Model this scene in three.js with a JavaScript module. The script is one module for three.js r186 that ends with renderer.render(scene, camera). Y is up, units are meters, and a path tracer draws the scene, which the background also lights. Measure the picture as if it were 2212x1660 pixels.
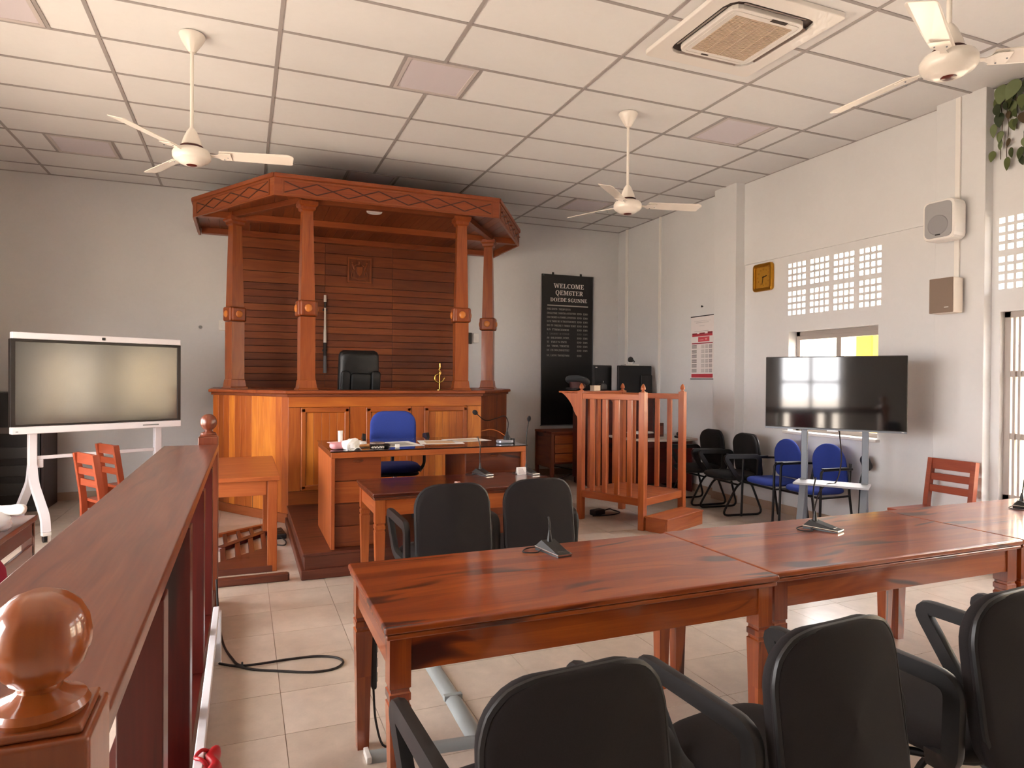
import * as THREE from 'three';
import { mergeGeometries, mergeVertices, toCreasedNormals } from 'three/addons/utils/BufferGeometryUtils.js';
import { RoundedBoxGeometry } from 'three/addons/geometries/RoundedBoxGeometry.js';

// ---------- camera, sky, exposure ----------
const scene = new THREE.Scene();
const camera = new THREE.PerspectiveCamera(60.13, 2212 / 1660, 0.05, 200);
camera.position.set(0, 1.52, 0);
camera.rotation.set(-0.007464, -0.384712, 0.00685, 'YXZ');
scene.add(camera);
scene.background = new THREE.Color(1.0, 0.975, 0.985);
scene.backgroundIntensity = 9;
const sun = new THREE.DirectionalLight(0xfff4e6, 9);
sun.position.set(-9, 16, 5); sun.target.position.set(0, 0, -3);
sun.castShadow = true; sun.shadow.mapSize.set(2048, 2048);
Object.assign(sun.shadow.camera, { left: -16, right: 16, top: 16, bottom: -16, near: 1, far: 60 });
scene.add(sun, sun.target);
const renderer = new THREE.WebGLRenderer({ antialias: true });
renderer.toneMapping = THREE.LinearToneMapping;
renderer.toneMappingExposure = 2.0;
renderer.shadowMap.enabled = true;

// ---------- helpers ----------
const V = (x, y, z) => new THREE.Vector3(x, y, z);
function rng(s) { let a = s >>> 0; return () => { a = (a + 0x6d2b79f5) | 0; let t = Math.imul(a ^ (a >>> 15), 1 | a); t = (t + Math.imul(t ^ (t >>> 7), 61 | t)) ^ t; return ((t ^ (t >>> 14)) >>> 0) / 4294967296; }; }
const rnd = rng(7);
const used = {};
function numbered(n) { const k = used[n] = (used[n] ?? -1) + 1; return k ? n + '_' + String(k).padStart(3, '0') : n; }
function tag(o, label, category, group) { o.userData = { label, category }; if (group) o.userData.group = group; return o; }
function thing(name, label, category, pos = [0, 0, 0], turn = 0, group) {
  const o = new THREE.Group(); o.name = numbered(name); o.position.set(...pos); o.rotation.y = turn; scene.add(o);
  return tag(o, label, category, group);
}
function structure(name) { const o = new THREE.Group(); o.name = name; o.userData = { kind: 'structure' }; scene.add(o); return o; }
// moves a group built in world coordinates to its own base
function rebase(o) {
  const b = new THREE.Box3().setFromObject(o), c = b.getCenter(V(0, 0, 0)); c.y = b.min.y;
  for (const k of o.children) k.position.sub(c);
  o.position.add(c); return o;
}
function copy(o, pos, turn, label, group) {
  const c = o.clone(); c.name = numbered(o.name.replace(/_\d+$/, '')); c.userData = { ...o.userData }; c.position.set(...pos); c.rotation.y = turn; scene.add(c);
  if (label) c.userData.label = label; if (group) c.userData.group = group; return c;
}
// uv in metres, grain along one axis
function uvw(g, grain = 'x', ox = rnd() * 3, oy = rnd() * 3) {
  if (g.index) g = g.toNonIndexed();
  const p = g.attributes.position, uv = new Float32Array(p.count * 2), gi = 'xyz'.indexOf(grain), a = V(0, 0, 0), b = V(0, 0, 0), c = V(0, 0, 0), n = V(0, 0, 0);
  for (let i = 0; i < p.count; i += 3) {
    a.fromBufferAttribute(p, i); b.fromBufferAttribute(p, i + 1); c.fromBufferAttribute(p, i + 2);
    n.copy(b).sub(a).cross(c.clone().sub(a));
    const m = [Math.abs(n.x), Math.abs(n.y), Math.abs(n.z)], d = m[0] > m[1] && m[0] > m[2] ? 0 : m[1] > m[2] ? 1 : 2;
    const r = [0, 1, 2].filter((k) => k !== d), u = r.includes(gi) ? gi : r[0], v = r[0] === u ? r[1] : r[0];
    [a, b, c].forEach((q, k) => { uv[(i + k) * 2] = q.getComponent(u) + ox; uv[(i + k) * 2 + 1] = q.getComponent(v) + oy; });
  }
  g.setAttribute('uv', new THREE.BufferAttribute(uv, 2));
  for (const k of Object.keys(g.attributes)) if (!['position', 'normal', 'uv'].includes(k)) g.deleteAttribute(k);
  return g;
}
const grainOf = (x, y, z) => (x >= y && x >= z ? 'x' : y >= z ? 'y' : 'z');
// a box given by its sides, with softened edges
function B(x0, x1, y0, y1, z0, z1, r = 0.004, grain) {
  const w = x1 - x0, h = y1 - y0, d = z1 - z0, q = Math.min(r, w / 2.1, h / 2.1, d / 2.1);
  const g = q > 0.0004 ? new RoundedBoxGeometry(w, h, d, 1, q) : new THREE.BoxGeometry(w, h, d);
  g.translate((x0 + x1) / 2, (y0 + y1) / 2, (z0 + z1) / 2);
  return uvw(g, grain ?? grainOf(w, h, d));
}
const cyl = (r0, r1, h, x, y, z, n = 20) => uvw(new THREE.CylinderGeometry(r0, r1, h, n).translate(x, y + h / 2, z), 'y');
const lathe = (pts, x = 0, y = 0, z = 0, n = 28) => uvw(toCreasedNormals(new THREE.LatheGeometry(pts.map((p) => new THREE.Vector2(...p)), n), 0.7).translate(x, y, z), 'y');
function shapeOf(pts, holes = []) { const s = new THREE.Shape(pts.map((p) => new THREE.Vector2(...p))); for (const h of holes) s.holes.push(new THREE.Path(h.map((p) => new THREE.Vector2(...p)))); return s; }
function ext(pts, depth, bevel = 0, holes = [], steps = 1) {
  return new THREE.ExtrudeGeometry(pts instanceof THREE.Shape ? pts : shapeOf(pts, holes), { depth: depth - 2 * bevel, bevelEnabled: bevel > 0, bevelThickness: bevel, bevelSize: bevel, bevelOffset: -bevel, bevelSegments: 2, steps, curveSegments: 10 }).translate(0, 0, bevel);
}
// polygon in plan (x, z) raised from y0 to y1
const plan = (pts, y0, y1, bevel = 0, holes = [], grain = 'x') => uvw(ext(pts.map(([x, z]) => [x, -z]), y1 - y0, bevel, holes.map((h) => h.map(([x, z]) => [x, -z]))).rotateX(-Math.PI / 2).translate(0, y0, 0), grain);
function corners(pts, r, n = 5) {
  const out = [];
  pts.forEach((p, i) => {
    if (i === 0 || i === pts.length - 1) return out.push(p.clone());
    const a = pts[i - 1].clone().sub(p), b = pts[i + 1].clone().sub(p), q = Math.min(r, a.length() / 2.05, b.length() / 2.05);
    const s = p.clone().add(a.setLength(q)), e = p.clone().add(b.setLength(q));
    for (let k = 0; k <= n; k++) { const t = k / n; out.push(s.clone().multiplyScalar((1 - t) ** 2).addScaledVector(p, 2 * t * (1 - t)).addScaledVector(e, t * t)); }
  });
  return out;
}
function sweep(pts, prof, up = null, closed = false) {
  const N = pts.length, M = prof.length, pos = [], idx = [], t = V(0, 0, 0), n = V(0, 0, 0), b = V(0, 0, 0);
  let prev = up ? up.clone() : null;
  for (let i = 0; i < N; i++) {
    const a = pts[closed ? (i + N - 1) % N : Math.max(0, i - 1)], c = pts[closed ? (i + 1) % N : Math.min(N - 1, i + 1)];
    t.copy(c).sub(a).normalize();
    if (!prev) prev = Math.abs(t.y) < 0.9 ? V(0, 1, 0) : V(1, 0, 0);
    n.copy(up && Math.abs(up.dot(t)) < 0.98 ? up : prev); n.addScaledVector(t, -n.dot(t)).normalize(); prev = n.clone(); b.crossVectors(t, n);
    for (const [x, y] of prof) pos.push(pts[i].x + b.x * x + n.x * y, pts[i].y + b.y * x + n.y * y, pts[i].z + b.z * x + n.z * y);
  }
  const S = closed ? N : N - 1;
  for (let i = 0; i < S; i++) for (let k = 0; k < M; k++) { const a = i * M + k, c = i * M + (k + 1) % M, d = ((i + 1) % N) * M + k, e = ((i + 1) % N) * M + (k + 1) % M; idx.push(a, d, c, c, d, e); }
  if (!closed) for (let k = 1; k < M - 1; k++) { idx.push(0, k, k + 1); const o = (N - 1) * M; idx.push(o, o + k + 1, o + k); }
  const g = new THREE.BufferGeometry(); g.setAttribute('position', new THREE.Float32BufferAttribute(pos, 3)); g.setIndex(idx);
  let area = 0; for (let k = 0; k < M; k++) { const p = prof[k], q = prof[(k + 1) % M]; area += p[0] * q[1] - q[0] * p[1]; }
  if (area < 0) for (let i = 0; i < idx.length; i += 3) { const s = idx[i]; idx[i] = idx[i + 1]; idx[i + 1] = s; }
  g.setIndex(idx);
  return uvw(toCreasedNormals(g, 0.9), 'x');
}
const ring = (r, n = 10, sx = 1, sy = 1) => [...Array(n)].map((_, k) => [r * sx * Math.cos(k / n * 2 * Math.PI), r * sy * Math.sin(k / n * 2 * Math.PI)]);
const tube = (pts, r, n = 10, closed = false) => sweep(pts.map((p) => p.isVector3 ? p : V(...p)), ring(r, n), null, closed);
const bent = (pts, r, rad, n = 10) => tube(corners(pts.map((p) => V(...p)), rad), r, n);
const smooth = (pts, n, closed = false) => new THREE.CatmullRomCurve3(pts.map((p) => V(...p)), closed, 'centripetal').getPoints(n);
const rrect = (w, h, r) => { const o = []; for (const [cx, cy, a] of [[w / 2 - r, h / 2 - r, 0], [-w / 2 + r, h / 2 - r, 1], [-w / 2 + r, -h / 2 + r, 2], [w / 2 - r, -h / 2 + r, 3]]) for (let k = 0; k < 4; k++) { const t = (a + k / 3) * Math.PI / 2; o.push([cx + r * Math.cos(t), cy + r * Math.sin(t)]); } return o; };
// a cushion: rounded outline in x, y; thickness along z; bent by a function
function pad(w, h, t, rt, rb, e = 0.4, bend = null, N = 56, R = 12, wTop = 1) {
  const out = []; // outline
  const arc = (cx, cy, r, a0) => { for (let k = 0; k <= 8; k++) { const a = a0 + k / 8 * Math.PI / 2; out.push([cx + r * Math.cos(a), cy + r * Math.sin(a)]); } };
  arc(w / 2 - rt, h / 2 - rt, rt, 0); arc(-w / 2 + rt, h / 2 - rt, rt, Math.PI / 2); arc(-w / 2 + rb, -h / 2 + rb, rb, Math.PI); arc(w / 2 - rb, -h / 2 + rb, rb, Math.PI * 1.5);
  const c = new THREE.CatmullRomCurve3(out.map(([x, y]) => V(x, y, 0)), true, 'catmullrom', 0.0), L = c.getSpacedPoints(N); L.pop();
  const pos = [], idx = [];
  for (let j = 0; j <= R; j++) {
    const f = (j / R - 0.5) * Math.PI, s = Math.max(Math.abs(Math.cos(f)) ** e, j === 0 || j === R ? 0 : 0.02), z = Math.sign(Math.sin(f)) * Math.abs(Math.sin(f)) ** 0.8 * t / 2;
    for (const p of L) { const y = p.y * s, k = 1 + (wTop - 1) * (y / h + 0.5); pos.push(p.x * s * k, y, z); }
  }
  const K = L.length;
  for (let j = 0; j < R; j++) for (let k = 0; k < K; k++) { const a = j * K + k, b = j * K + (k + 1) % K; idx.push(a, b, a + K, b, b + K, a + K); }
  let g = new THREE.BufferGeometry(); g.setAttribute('position', new THREE.Float32BufferAttribute(pos, 3)); g.setIndex(idx);
  if (bend) { const p = g.attributes.position; for (let i = 0; i < p.count; i++) { const q = bend(p.getX(i), p.getY(i), p.getZ(i)); p.setXYZ(i, ...q); } }
  g = mergeVertices(g, 1e-5); g.computeVertexNormals();
  return uvw(g, 'x');
}
function mesh(name, geos, mat, parent, label) {
  const gs = [].concat(geos), g = gs.length > 1 ? mergeGeometries(gs) : gs[0];
  const m = new THREE.Mesh(g, mat); m.name = parent === scene ? numbered(name) : name; m.castShadow = m.receiveShadow = true;
  if (label) m.userData.label = label;
  parent.add(m); return m;
}
const put = (g, x, y, z, ry = 0) => g.clone().rotateY(ry).translate(x, y, z);

// ---------- procedural materials ----------
function noise2(seed, P) { // tiling value noise
  const r = rng(seed), N = 256, t = Float32Array.from({ length: N * N }, () => r());
  return (x, y, px, py) => {
    const X = Math.floor(x), Y = Math.floor(y), fx = x - X, fy = y - Y, sx = fx * fx * (3 - 2 * fx), sy = fy * fy * (3 - 2 * fy);
    const at = (i, j) => t[(((j % py) + py) % py) * N % (N * N) + (((i % px) + px) % px)];
    return (at(X, Y) * (1 - sx) + at(X + 1, Y) * sx) * (1 - sy) + (at(X, Y + 1) * (1 - sx) + at(X + 1, Y + 1) * sx) * sy;
  };
}
function texture(W, H, rep, f, srgb = true) {
  const d = new Uint8Array(W * H * 4);
  for (let y = 0; y < H; y++) for (let x = 0; x < W; x++) { const c = f(x / W, y / H); for (let k = 0; k < 3; k++) d[(y * W + x) * 4 + k] = Math.max(0, Math.min(255, 255 * (typeof c === 'number' ? c : c[k]))); d[(y * W + x) * 4 + 3] = 255; }
  const t = new THREE.DataTexture(d, W, H); t.wrapS = t.wrapT = THREE.RepeatWrapping; t.magFilter = THREE.LinearFilter; t.minFilter = THREE.LinearMipmapLinearFilter; t.generateMipmaps = true;
  if (srgb) t.colorSpace = THREE.SRGBColorSpace; t.repeat.set(1 / rep[0], 1 / rep[1]); t.needsUpdate = true; return t;
}
function woodTexture(seed, rep, light, dark, deep, fig) {
  const n = noise2(seed), mix = (a, b, t) => a + (b - a) * t;
  return texture(512, 512, rep, (u, v) => {
    const warp = 0.9 * (n(u * 3, v * 5, 3, 5) - 0.5) + 0.5 * (n(u * 6, v * 9, 6, 9) - 0.5);
    const streak = n(u * 4 + 0.0, v * 26 + warp * 3, 4, 26), fine = n(u * 9, v * 150 + warp * 4, 9, 150), broad = n(u * 3, v * 6 + warp, 3, 6);
    const t = Math.min(1, Math.max(0, 0.5 * streak + 0.28 * fine + 0.32 * broad - 0.05)), d = Math.max(0, (broad * streak - fig) * 2.6);
    return [0, 1, 2].map((k) => mix(mix(light[k], dark[k], t), deep[k], Math.min(0.8, d)));
  });
}
// boards glued edge to edge, each with its own tone
function boardTexture(seed, rep, n0, light, dark, deep) {
  const n = noise2(seed), r = rng(seed), tone = [...Array(n0)].map(() => r()), mix = (a, b, t) => a + (b - a) * t;
  return texture(1024, 512, rep, (u, v) => {
    const w = v + 0.012 * (n(u * 4, v * 6, 4, 6) - 0.5), k = Math.floor(((w % 1) + 1) % 1 * n0), warp = 1.6 * (n(u * 3, v * 4, 3, 4) - 0.5) + 0.7 * (n(u * 7, v * 9, 7, 9) - 0.5);
    const streak = n(u * 5, v * 30 + warp * 3, 5, 30), fine = n(u * 11, v * 190 + warp * 5, 11, 190), blot = n(u * 4 + 0.3, v * 5 + warp, 4, 5);
    const t = Math.min(1, Math.max(0, 0.38 * tone[k] + 0.42 * streak + 0.2 * fine - 0.05)), d = Math.min(0.85, Math.max(0, (blot * blot * streak - 0.38) * 4));
    return [0, 1, 2].map((c) => mix(mix(light[c], dark[c], t), deep[c], d));
  });
}
const std = (o) => new THREE.MeshStandardMaterial(o), phy = (o) => new THREE.MeshPhysicalMaterial(o);
const tWood = woodTexture(11, [1.3, 0.7], [1, 0.86, 0.7], [0.72, 0.46, 0.3], [0.36, 0.14, 0.08], 0.45);
const tPlain = woodTexture(23, [1.0, 0.6], [1, 0.92, 0.8], [0.8, 0.6, 0.44], [0.58, 0.36, 0.22], 0.6);
const tBoards = boardTexture(53, [1.57, 0.77], 9, [1, 0.9, 0.72], [0.66, 0.44, 0.3], [0.3, 0.14, 0.1]);
const varnish = (color, map = tWood, rough = 0.42, coat = 0.55, cr = 0.16) => phy({ color, map, roughness: rough, clearcoat: coat, clearcoatRoughness: cr });
const K = {};
K.table = varnish('#b8652a', tBoards, 0.38, 1.0, 0.1);
K.tableDark = varnish('#6e3a28', tBoards, 0.35, 1.0, 0.08);
K.bench = [varnish('#c47a2c', tPlain, 0.45, 0.35, 0.2), varnish('#df9a40', tPlain, 0.45, 0.35, 0.2), varnish('#b26a26', tPlain, 0.45, 0.35, 0.2), varnish('#985821', tPlain, 0.45, 0.35, 0.2)];
K.panel = [varnish('#94552a', tPlain, 0.5, 0.3, 0.22), varnish('#9d5d2f', tPlain, 0.5, 0.3, 0.22), varnish('#8a4d25', tPlain, 0.5, 0.3, 0.22), varnish('#7f4621', tPlain, 0.5, 0.3, 0.22)];
K.canopy = varnish('#985428', tPlain, 0.48, 0.3, 0.22);
K.groove = varnish('#4a1c0c', tPlain, 0.6, 0.1, 0.4);
K.column = varnish('#a4602c', tPlain, 0.42, 0.5, 0.16);
K.boss = varnish('#dd9a4c', tPlain, 0.42, 0.4, 0.2);
K.rail = varnish('#8a5744', tWood, 0.4, 0.8, 0.2);
K.railPost = varnish('#5c170d', tWood, 0.42, 0.5, 0.15);
K.newel = varnish('#9a5a30', tPlain, 0.4, 0.8, 0.08);
K.dock = varnish('#bf7440', tPlain, 0.46, 0.35, 0.2);
K.dark = varnish('#6c4236', tWood, 0.5, 0.25, 0.25);
K.chairWood = varnish('#a4553a', tPlain, 0.45, 0.3, 0.2);
K.oldWood = varnish('#8a5534', tWood, 0.6, 0.1, 0.4);
const nPaint = noise2(5);
const tPaint = texture(256, 256, [1.5, 1.5], (u, v) => 0.985 + 0.015 * (0.6 * nPaint(u * 7, v * 7, 7, 7) + 0.4 * nPaint(u * 40, v * 40, 40, 40)));
K.wall = std({ color: '#e6e5e4', map: tPaint, roughness: 0.75 });
K.ceiling = [std({ color: '#efeeec', map: tPaint, roughness: 0.9 }), std({ color: '#ecebe9', map: tPaint, roughness: 0.9 })];
K.grid = std({ color: '#a8a19e', roughness: 0.6 });
K.floor = [0, 1, 2].map((k) => { const n = noise2(41 + k); return phy({ color: ['#dac9b8', '#d6c5b4', '#ddccbc'][k], map: texture(128, 128, [0.4, 0.4], (u, v) => 0.9 + 0.1 * (0.5 * n(u * 5, v * 5, 5, 5) + 0.3 * n(u * 14, v * 14, 14, 14) + 0.2 * n(u * 60, v * 60, 60, 60))), roughness: 0.32, clearcoat: 0.3, clearcoatRoughness: 0.2 }); });
K.grout = std({ color: '#9b8470', roughness: 0.9 });
K.skirting = std({ color: '#b89e88', roughness: 0.4 });
const nFab = noise2(77);
const tFab = texture(256, 256, [0.12, 0.12], (u, v) => 0.8 + 0.2 * nFab(u * 120, v * 120, 120, 120));
K.blackFabric = std({ color: '#1e1719', map: tFab, roughness: 0.85 });
K.blackFabricWorn = std({ color: '#141314', map: tFab, roughness: 0.9 });
K.blueFabric = std({ color: '#2f46a0', map: tFab, roughness: 0.9 });
K.blueDeep = std({ color: '#2b3478', map: tFab, roughness: 0.9 });
K.blackPlastic = std({ color: '#1c1b1c', roughness: 0.42 });
K.greyPlastic = std({ color: '#1f1d1c', roughness: 0.45 });
K.blackMetal = std({ color: '#161416', roughness: 0.35, metalness: 0.3 });
K.leather = phy({ color: '#15181a', roughness: 0.45, clearcoat: 0.2, clearcoatRoughness: 0.4 });
K.chrome = std({ color: '#c8c8c8', roughness: 0.18, metalness: 1 });
K.steel = std({ color: '#7d828a', roughness: 0.45, metalness: 0.3 });
K.white = std({ color: '#f4f0ea', roughness: 0.4 });
K.fanWhite = phy({ color: '#f3ebe0', roughness: 0.35, clearcoat: 0.5, clearcoatRoughness: 0.15 });
K.whiteMetal = phy({ color: '#f0eef2', roughness: 0.35, clearcoat: 0.3, clearcoatRoughness: 0.2 });
K.screen = phy({ color: '#050608', roughness: 0.06, clearcoat: 1, clearcoatRoughness: 0.05 });
K.screenMatte = phy({ color: '#2a2b2a', roughness: 0.2, clearcoat: 1, clearcoatRoughness: 0.14, ior: 1.7 });
K.bezel = std({ color: '#1d1816', roughness: 0.4 });
K.frameAlu = std({ color: '#b4aaa2', roughness: 0.45, metalness: 0.2 });
K.pane = phy({ color: '#ffffff', roughness: 0.02, transmission: 1, thickness: 0 });
K.glassTop = phy({ color: '#e8f2ee', roughness: 0.02, transmission: 1, thickness: 0, ior: 1.5 });
K.gold = std({ color: '#c08a2a', roughness: 0.28, metalness: 0.85 });
K.goldFace = std({ color: '#c9952f', roughness: 0.5, metalness: 0.3 });
K.brass = std({ color: '#d9b25e', roughness: 0.25, metalness: 0.9 });
K.paper = std({ color: '#f6f3ee', roughness: 0.8 });
K.grey = std({ color: '#8f8f90', roughness: 0.6 });
K.red = std({ color: '#c4101f', roughness: 0.4 });
K.pink = std({ color: '#b81f4a', map: tFab, roughness: 0.85 });
K.cable = std({ color: '#1d1412', roughness: 0.5 });
function canvasMat(w, h, draw, o = {}) {
  const c = document.createElement('canvas'); c.width = w; c.height = h; draw(c.getContext('2d'), w, h);
  const t = new THREE.CanvasTexture(c); t.colorSpace = THREE.SRGBColorSpace; t.anisotropy = 8; return std({ map: t, roughness: 0.6, ...o });
}

// ---------- the room ----------
const X0 = -2.77, X1 = 5.757, Z0 = -9.55, Z1 = 3.0, CH = 3.949;
{ // floor of 0.4 m tiles
  const f = structure('floor');
  mesh('floor_slab', B(X0 - 0.2, X1 + 0.2, -0.3, -0.004, Z0 - 0.2, Z1 + 0.2, 0), K.grout, f);
  const geo = [0, 1, 2, 3].map((k) => uvw(new THREE.BoxGeometry(0.397, 0.012, 0.397).translate(0, -0.006, 0), 'x', k * 0.13, k * 0.07)), rest = [[], [], []];
  for (let i = -8; i < 15; i++) for (let j = -16; j < 17; j++) {
    const x0 = Math.max(X0, 0.1713 + 0.4 * i), x1 = Math.min(X1, 0.5713 + 0.4 * i), z1 = Math.min(Z1, -2.967 - 0.4 * j), z0 = Math.max(Z0, -3.367 - 0.4 * j);
    if (x1 - x0 < 0.02 || z1 - z0 < 0.02) continue;
    const whole = x1 - x0 > 0.39 && z1 - z0 > 0.39, x = (x0 + x1) / 2, z = (z0 + z1) / 2, m = Math.floor(rnd() * 3);
    const near = (x > -0.6 && z > -7.2 && z < -2.2) || (x < -0.6 && z < -5.6);
    const g = whole ? geo[Math.floor(rnd() * 4)] : uvw(new THREE.BoxGeometry(x1 - x0 - 0.003, 0.012, z1 - z0 - 0.003).translate(0, -0.006, 0));
    if (near) { const t = mesh('floor_tile', g, K.floor[m], f); t.position.set(x, 0, z); } else rest[m].push(put(g, x, 0, z));
  }
  rest.forEach((r, k) => { const t = mesh('tiling', r, K.floor[k], f); t.userData.kind = 'stuff'; });
}
const lightSpots = [];
for (const x of [-1.569, 1.431, 4.431]) for (const z of [-5.247, -8.247]) lightSpots.push([x, z]);
{ // suspended ceiling, 1.2 x 0.6 m tiles on a T grid
  const c = structure('ceiling'), xs = [X0], zs = [Z0];
  mesh('ceiling_slab', B(X0 - 2.8, X1 + 2.0, 4.15, 4.35, Z0 - 0.8, Z1 + 0.9, 0), K.wall, c);
  for (let i = 0; i < 7; i++) xs.push(-2.169 + 1.2 * i);
  xs.push(X1);
  for (let j = 6; j > -15; j--) zs.push(-5.547 - 0.6 * j);
  zs.push(Z1);
  const cache = {}, rest = [];
  const tile = (x0, x1, z0, z1) => {
    const w = x1 - x0 - 0.006, d = z1 - z0 - 0.006, k = w.toFixed(3) + d.toFixed(3);
    const g = cache[k] ??= uvw(new THREE.BoxGeometry(w, 0.015, d).translate(0, 0.0075, 0), 'x', 0, 0);
    if (z0 > -2.6) return rest.push(put(g, (x0 + x1) / 2, CH + 0.006, (z0 + z1) / 2));
    const t = mesh('ceiling_tile', g, K.ceiling[rnd() > 0.5 ? 1 : 0], c); t.position.set((x0 + x1) / 2, CH + 0.006 + rnd() * 0.0015, (z0 + z1) / 2);
  };
  for (let i = 0; i + 1 < xs.length; i++) for (let j = 0; j + 1 < zs.length; j++) {
    const s = lightSpots.find(([x, z]) => z > zs[j] && z < zs[j + 1] && x + 0.3 > xs[i] + 0.01 && x - 0.3 < xs[i + 1] - 0.01);
    if (!s) { tile(xs[i], xs[i + 1], zs[j], zs[j + 1]); continue; }
    if (s[0] - 0.3 > xs[i] + 0.01) tile(xs[i], s[0] - 0.3, zs[j], zs[j + 1]);
    if (s[0] + 0.3 < xs[i + 1] - 0.01) tile(s[0] + 0.3, xs[i + 1], zs[j], zs[j + 1]);
  }
  mesh('tile_field', rest, K.ceiling[0], c).userData.kind = 'stuff';
  for (const x of xs.slice(1, -1)) { // main runners, stopping at a light set across them
    const cut = lightSpots.filter((s) => Math.abs(s[0] - x) < 0.05).map((s) => s[1]).sort((a, b) => a - b);
    let z = Z0; for (const q of [...cut, 1e3]) { const e = Math.min(Z1, q - 0.3); mesh('grid_runner', B(x - 0.013, x + 0.013, CH, CH + 0.02, z, e, 0), K.grid, c); z = q + 0.3; }
  }
  for (const z of zs.slice(1, -1)) mesh('grid_runner', B(X0, X1, CH + 0.0008, CH + 0.02, z - 0.012, z + 0.012, 0), K.grid, c);
  for (const [x, z] of lightSpots) for (const s of [-0.3, 0.3]) mesh('grid_runner', B(x + s - 0.012, x + s + 0.012, CH + 0.0004, CH + 0.02, z - 0.3, z + 0.3, 0), K.grid, c);
  for (const [a, b, d, e] of [[X0, X1, Z0, Z0 + 0.02], [X0, X0 + 0.02, Z0, Z1], [X1 - 0.02, X1, Z0, Z1], [X0, X1, Z1 - 0.02, Z1]]) mesh('wall_angle', B(a, b, CH - 0.001, CH + 0.02, d, e, 0), K.grid, c);
}
function alongZ(shape, depth, x) { return uvw(ext(shape, depth).rotateY(-Math.PI / 2).translate(x + depth, 0, 0), 'z', 0, 0); }
const rect = (a, b, c, d) => [[a, c], [b, c], [b, d], [a, d]];
function perforated(z0, y0, groups) {
  const hs = [];
  for (let g = 0; g < groups; g++) for (let k = 0; k < 4; k++) for (let r = 0; r < 8; r++) {
    const z = z0 + g * 0.3135 + k * 0.0675, y = y0 - (r < 4 ? r * 0.073 : 0.32 + (r - 4) * 0.073);
    hs.push(rect(z, z + 0.044, y - 0.046, y));
  }
  return hs;
}
const winR = [[-5.83, -4.68, 0.95, 2.08], [-3.55, -2.05, 0.55, 2.1], [-1.4, 0.1, 0.55, 2.1]];
const perfR = [[-5.842, 2.853, 4], [-3.567, 2.87, 4], [-1.4, 2.87, 4]];
{
  const w = structure('wall_right'), holes = [];
  for (const [a, b, c, d] of winR) holes.push(rect(a, b, c, d));
  for (const [z, y, n] of perfR) holes.push(rect(z - 0.04, z + n * 0.3135 + 0.02, y - 0.62, y + 0.04));
  mesh('wall_face', alongZ(shapeOf(rect(Z0 - 0.2, Z1 + 0.2, -0.3, 4.15), holes), 0.2, X1), K.wall, w);
  for (const [z, y, n] of perfR) mesh('breeze_panel', alongZ(shapeOf(rect(z - 0.04, z + n * 0.3135 + 0.02, y - 0.62, y + 0.04), perforated(z, y, n)), 0.012, X1), K.wall, w);
  for (const [a, b, x] of [[-6.957, -6.55, 5.612], [-4.045, -3.62, 5.66], [-1.92, -1.52, 5.66], [0.22, 0.62, 5.66]]) mesh('pilaster', B(x, X1 + 0.01, 0, CH + 0.05, a, b, 0.006), K.wall, w);
  mesh('beam', B(5.741, X1 + 0.01, 2.945, CH + 0.05, -6.55, -4.045, 0.003), K.wall, w);
}
{ const w = structure('wall_back'); mesh('wall_face', B(X0 - 0.2, X1 + 0.2, -0.3, 4.15, Z0 - 0.2, Z0, 0), K.wall, w); }
const winL = [[-6.6, -5.3, 0.35, 2.5], [-4.7, -2.2, 0.35, 2.5], [-1.5, -0.2, 0.35, 2.5]];
{
  const w = structure('wall_left');
  mesh('wall_face', alongZ(shapeOf(rect(Z0 - 0.2, Z1 + 0.2, -0.3, 4.15), winL.map((r) => rect(...r))), 0.2, X0 - 0.2), K.wall, w);
  const f = structure('wall_front'), frontPaint = std({ color: '#9b948e', map: tPaint, roughness: 0.8 });
  mesh('wall_face', uvw(ext(rect(X0 - 0.2, X1 + 0.2, -0.3, 4.15), 0.2).translate(0, 0, Z1), 'x'), frontPaint, f);
}
[['trim_1', X0, X1, Z0, Z0 + 0.012], ['trim_2', X1 - 0.012, X1, Z0, Z1], ['trim_3', 5.6, 5.66, -6.967, -6.54], ['trim_4', 5.648, 5.67, -4.055, -3.61], ['trim_5', X0, X0 + 0.012, Z0, Z1]].forEach(([n, a, b, c, d]) => { const t = mesh('trim', B(a, b, 0, 0.1, c, d, 0.002), K.skirting, scene); t.name = n; t.userData.kind = 'structure'; });
// aluminium windows; along z on the side walls
function windowAt(n, x, z0, z1, y0, y1, verts, bars, pane = true) {
  const w = structure('window_' + n), f = (a, b, c, d, o = 0, t = 0.045) => B(x + o, x + o + t, c, d, a, b, 0.003);
  mesh('window_frame', [f(z0, z1, y1 - 0.05, y1), f(z0, z1, y0, y0 + 0.05), f(z0, z0 + 0.05, y0, y1), f(z1 - 0.05, z1, y0, y1)], K.frameAlu, w);
  for (const v of verts) mesh('mullion', f(v - 0.03, v + 0.03, y0 + 0.05, y1 - 0.05, 0.005, 0.05), K.frameAlu, w);
  for (const b of bars) mesh('transom', f(z0 + 0.05, z1 - 0.05, b - 0.025, b + 0.025, 0.002, 0.04), K.frameAlu, w);
  if (pane) { const e = [z0 + 0.05, ...verts, z1 - 0.05]; for (let i = 0; i + 1 < e.length; i++) mesh('pane', B(x + 0.02, x + 0.024, y0 + 0.05, y1 - 0.05, e[i], e[i + 1], 0), K.pane, w); }
  return w;
}
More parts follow.
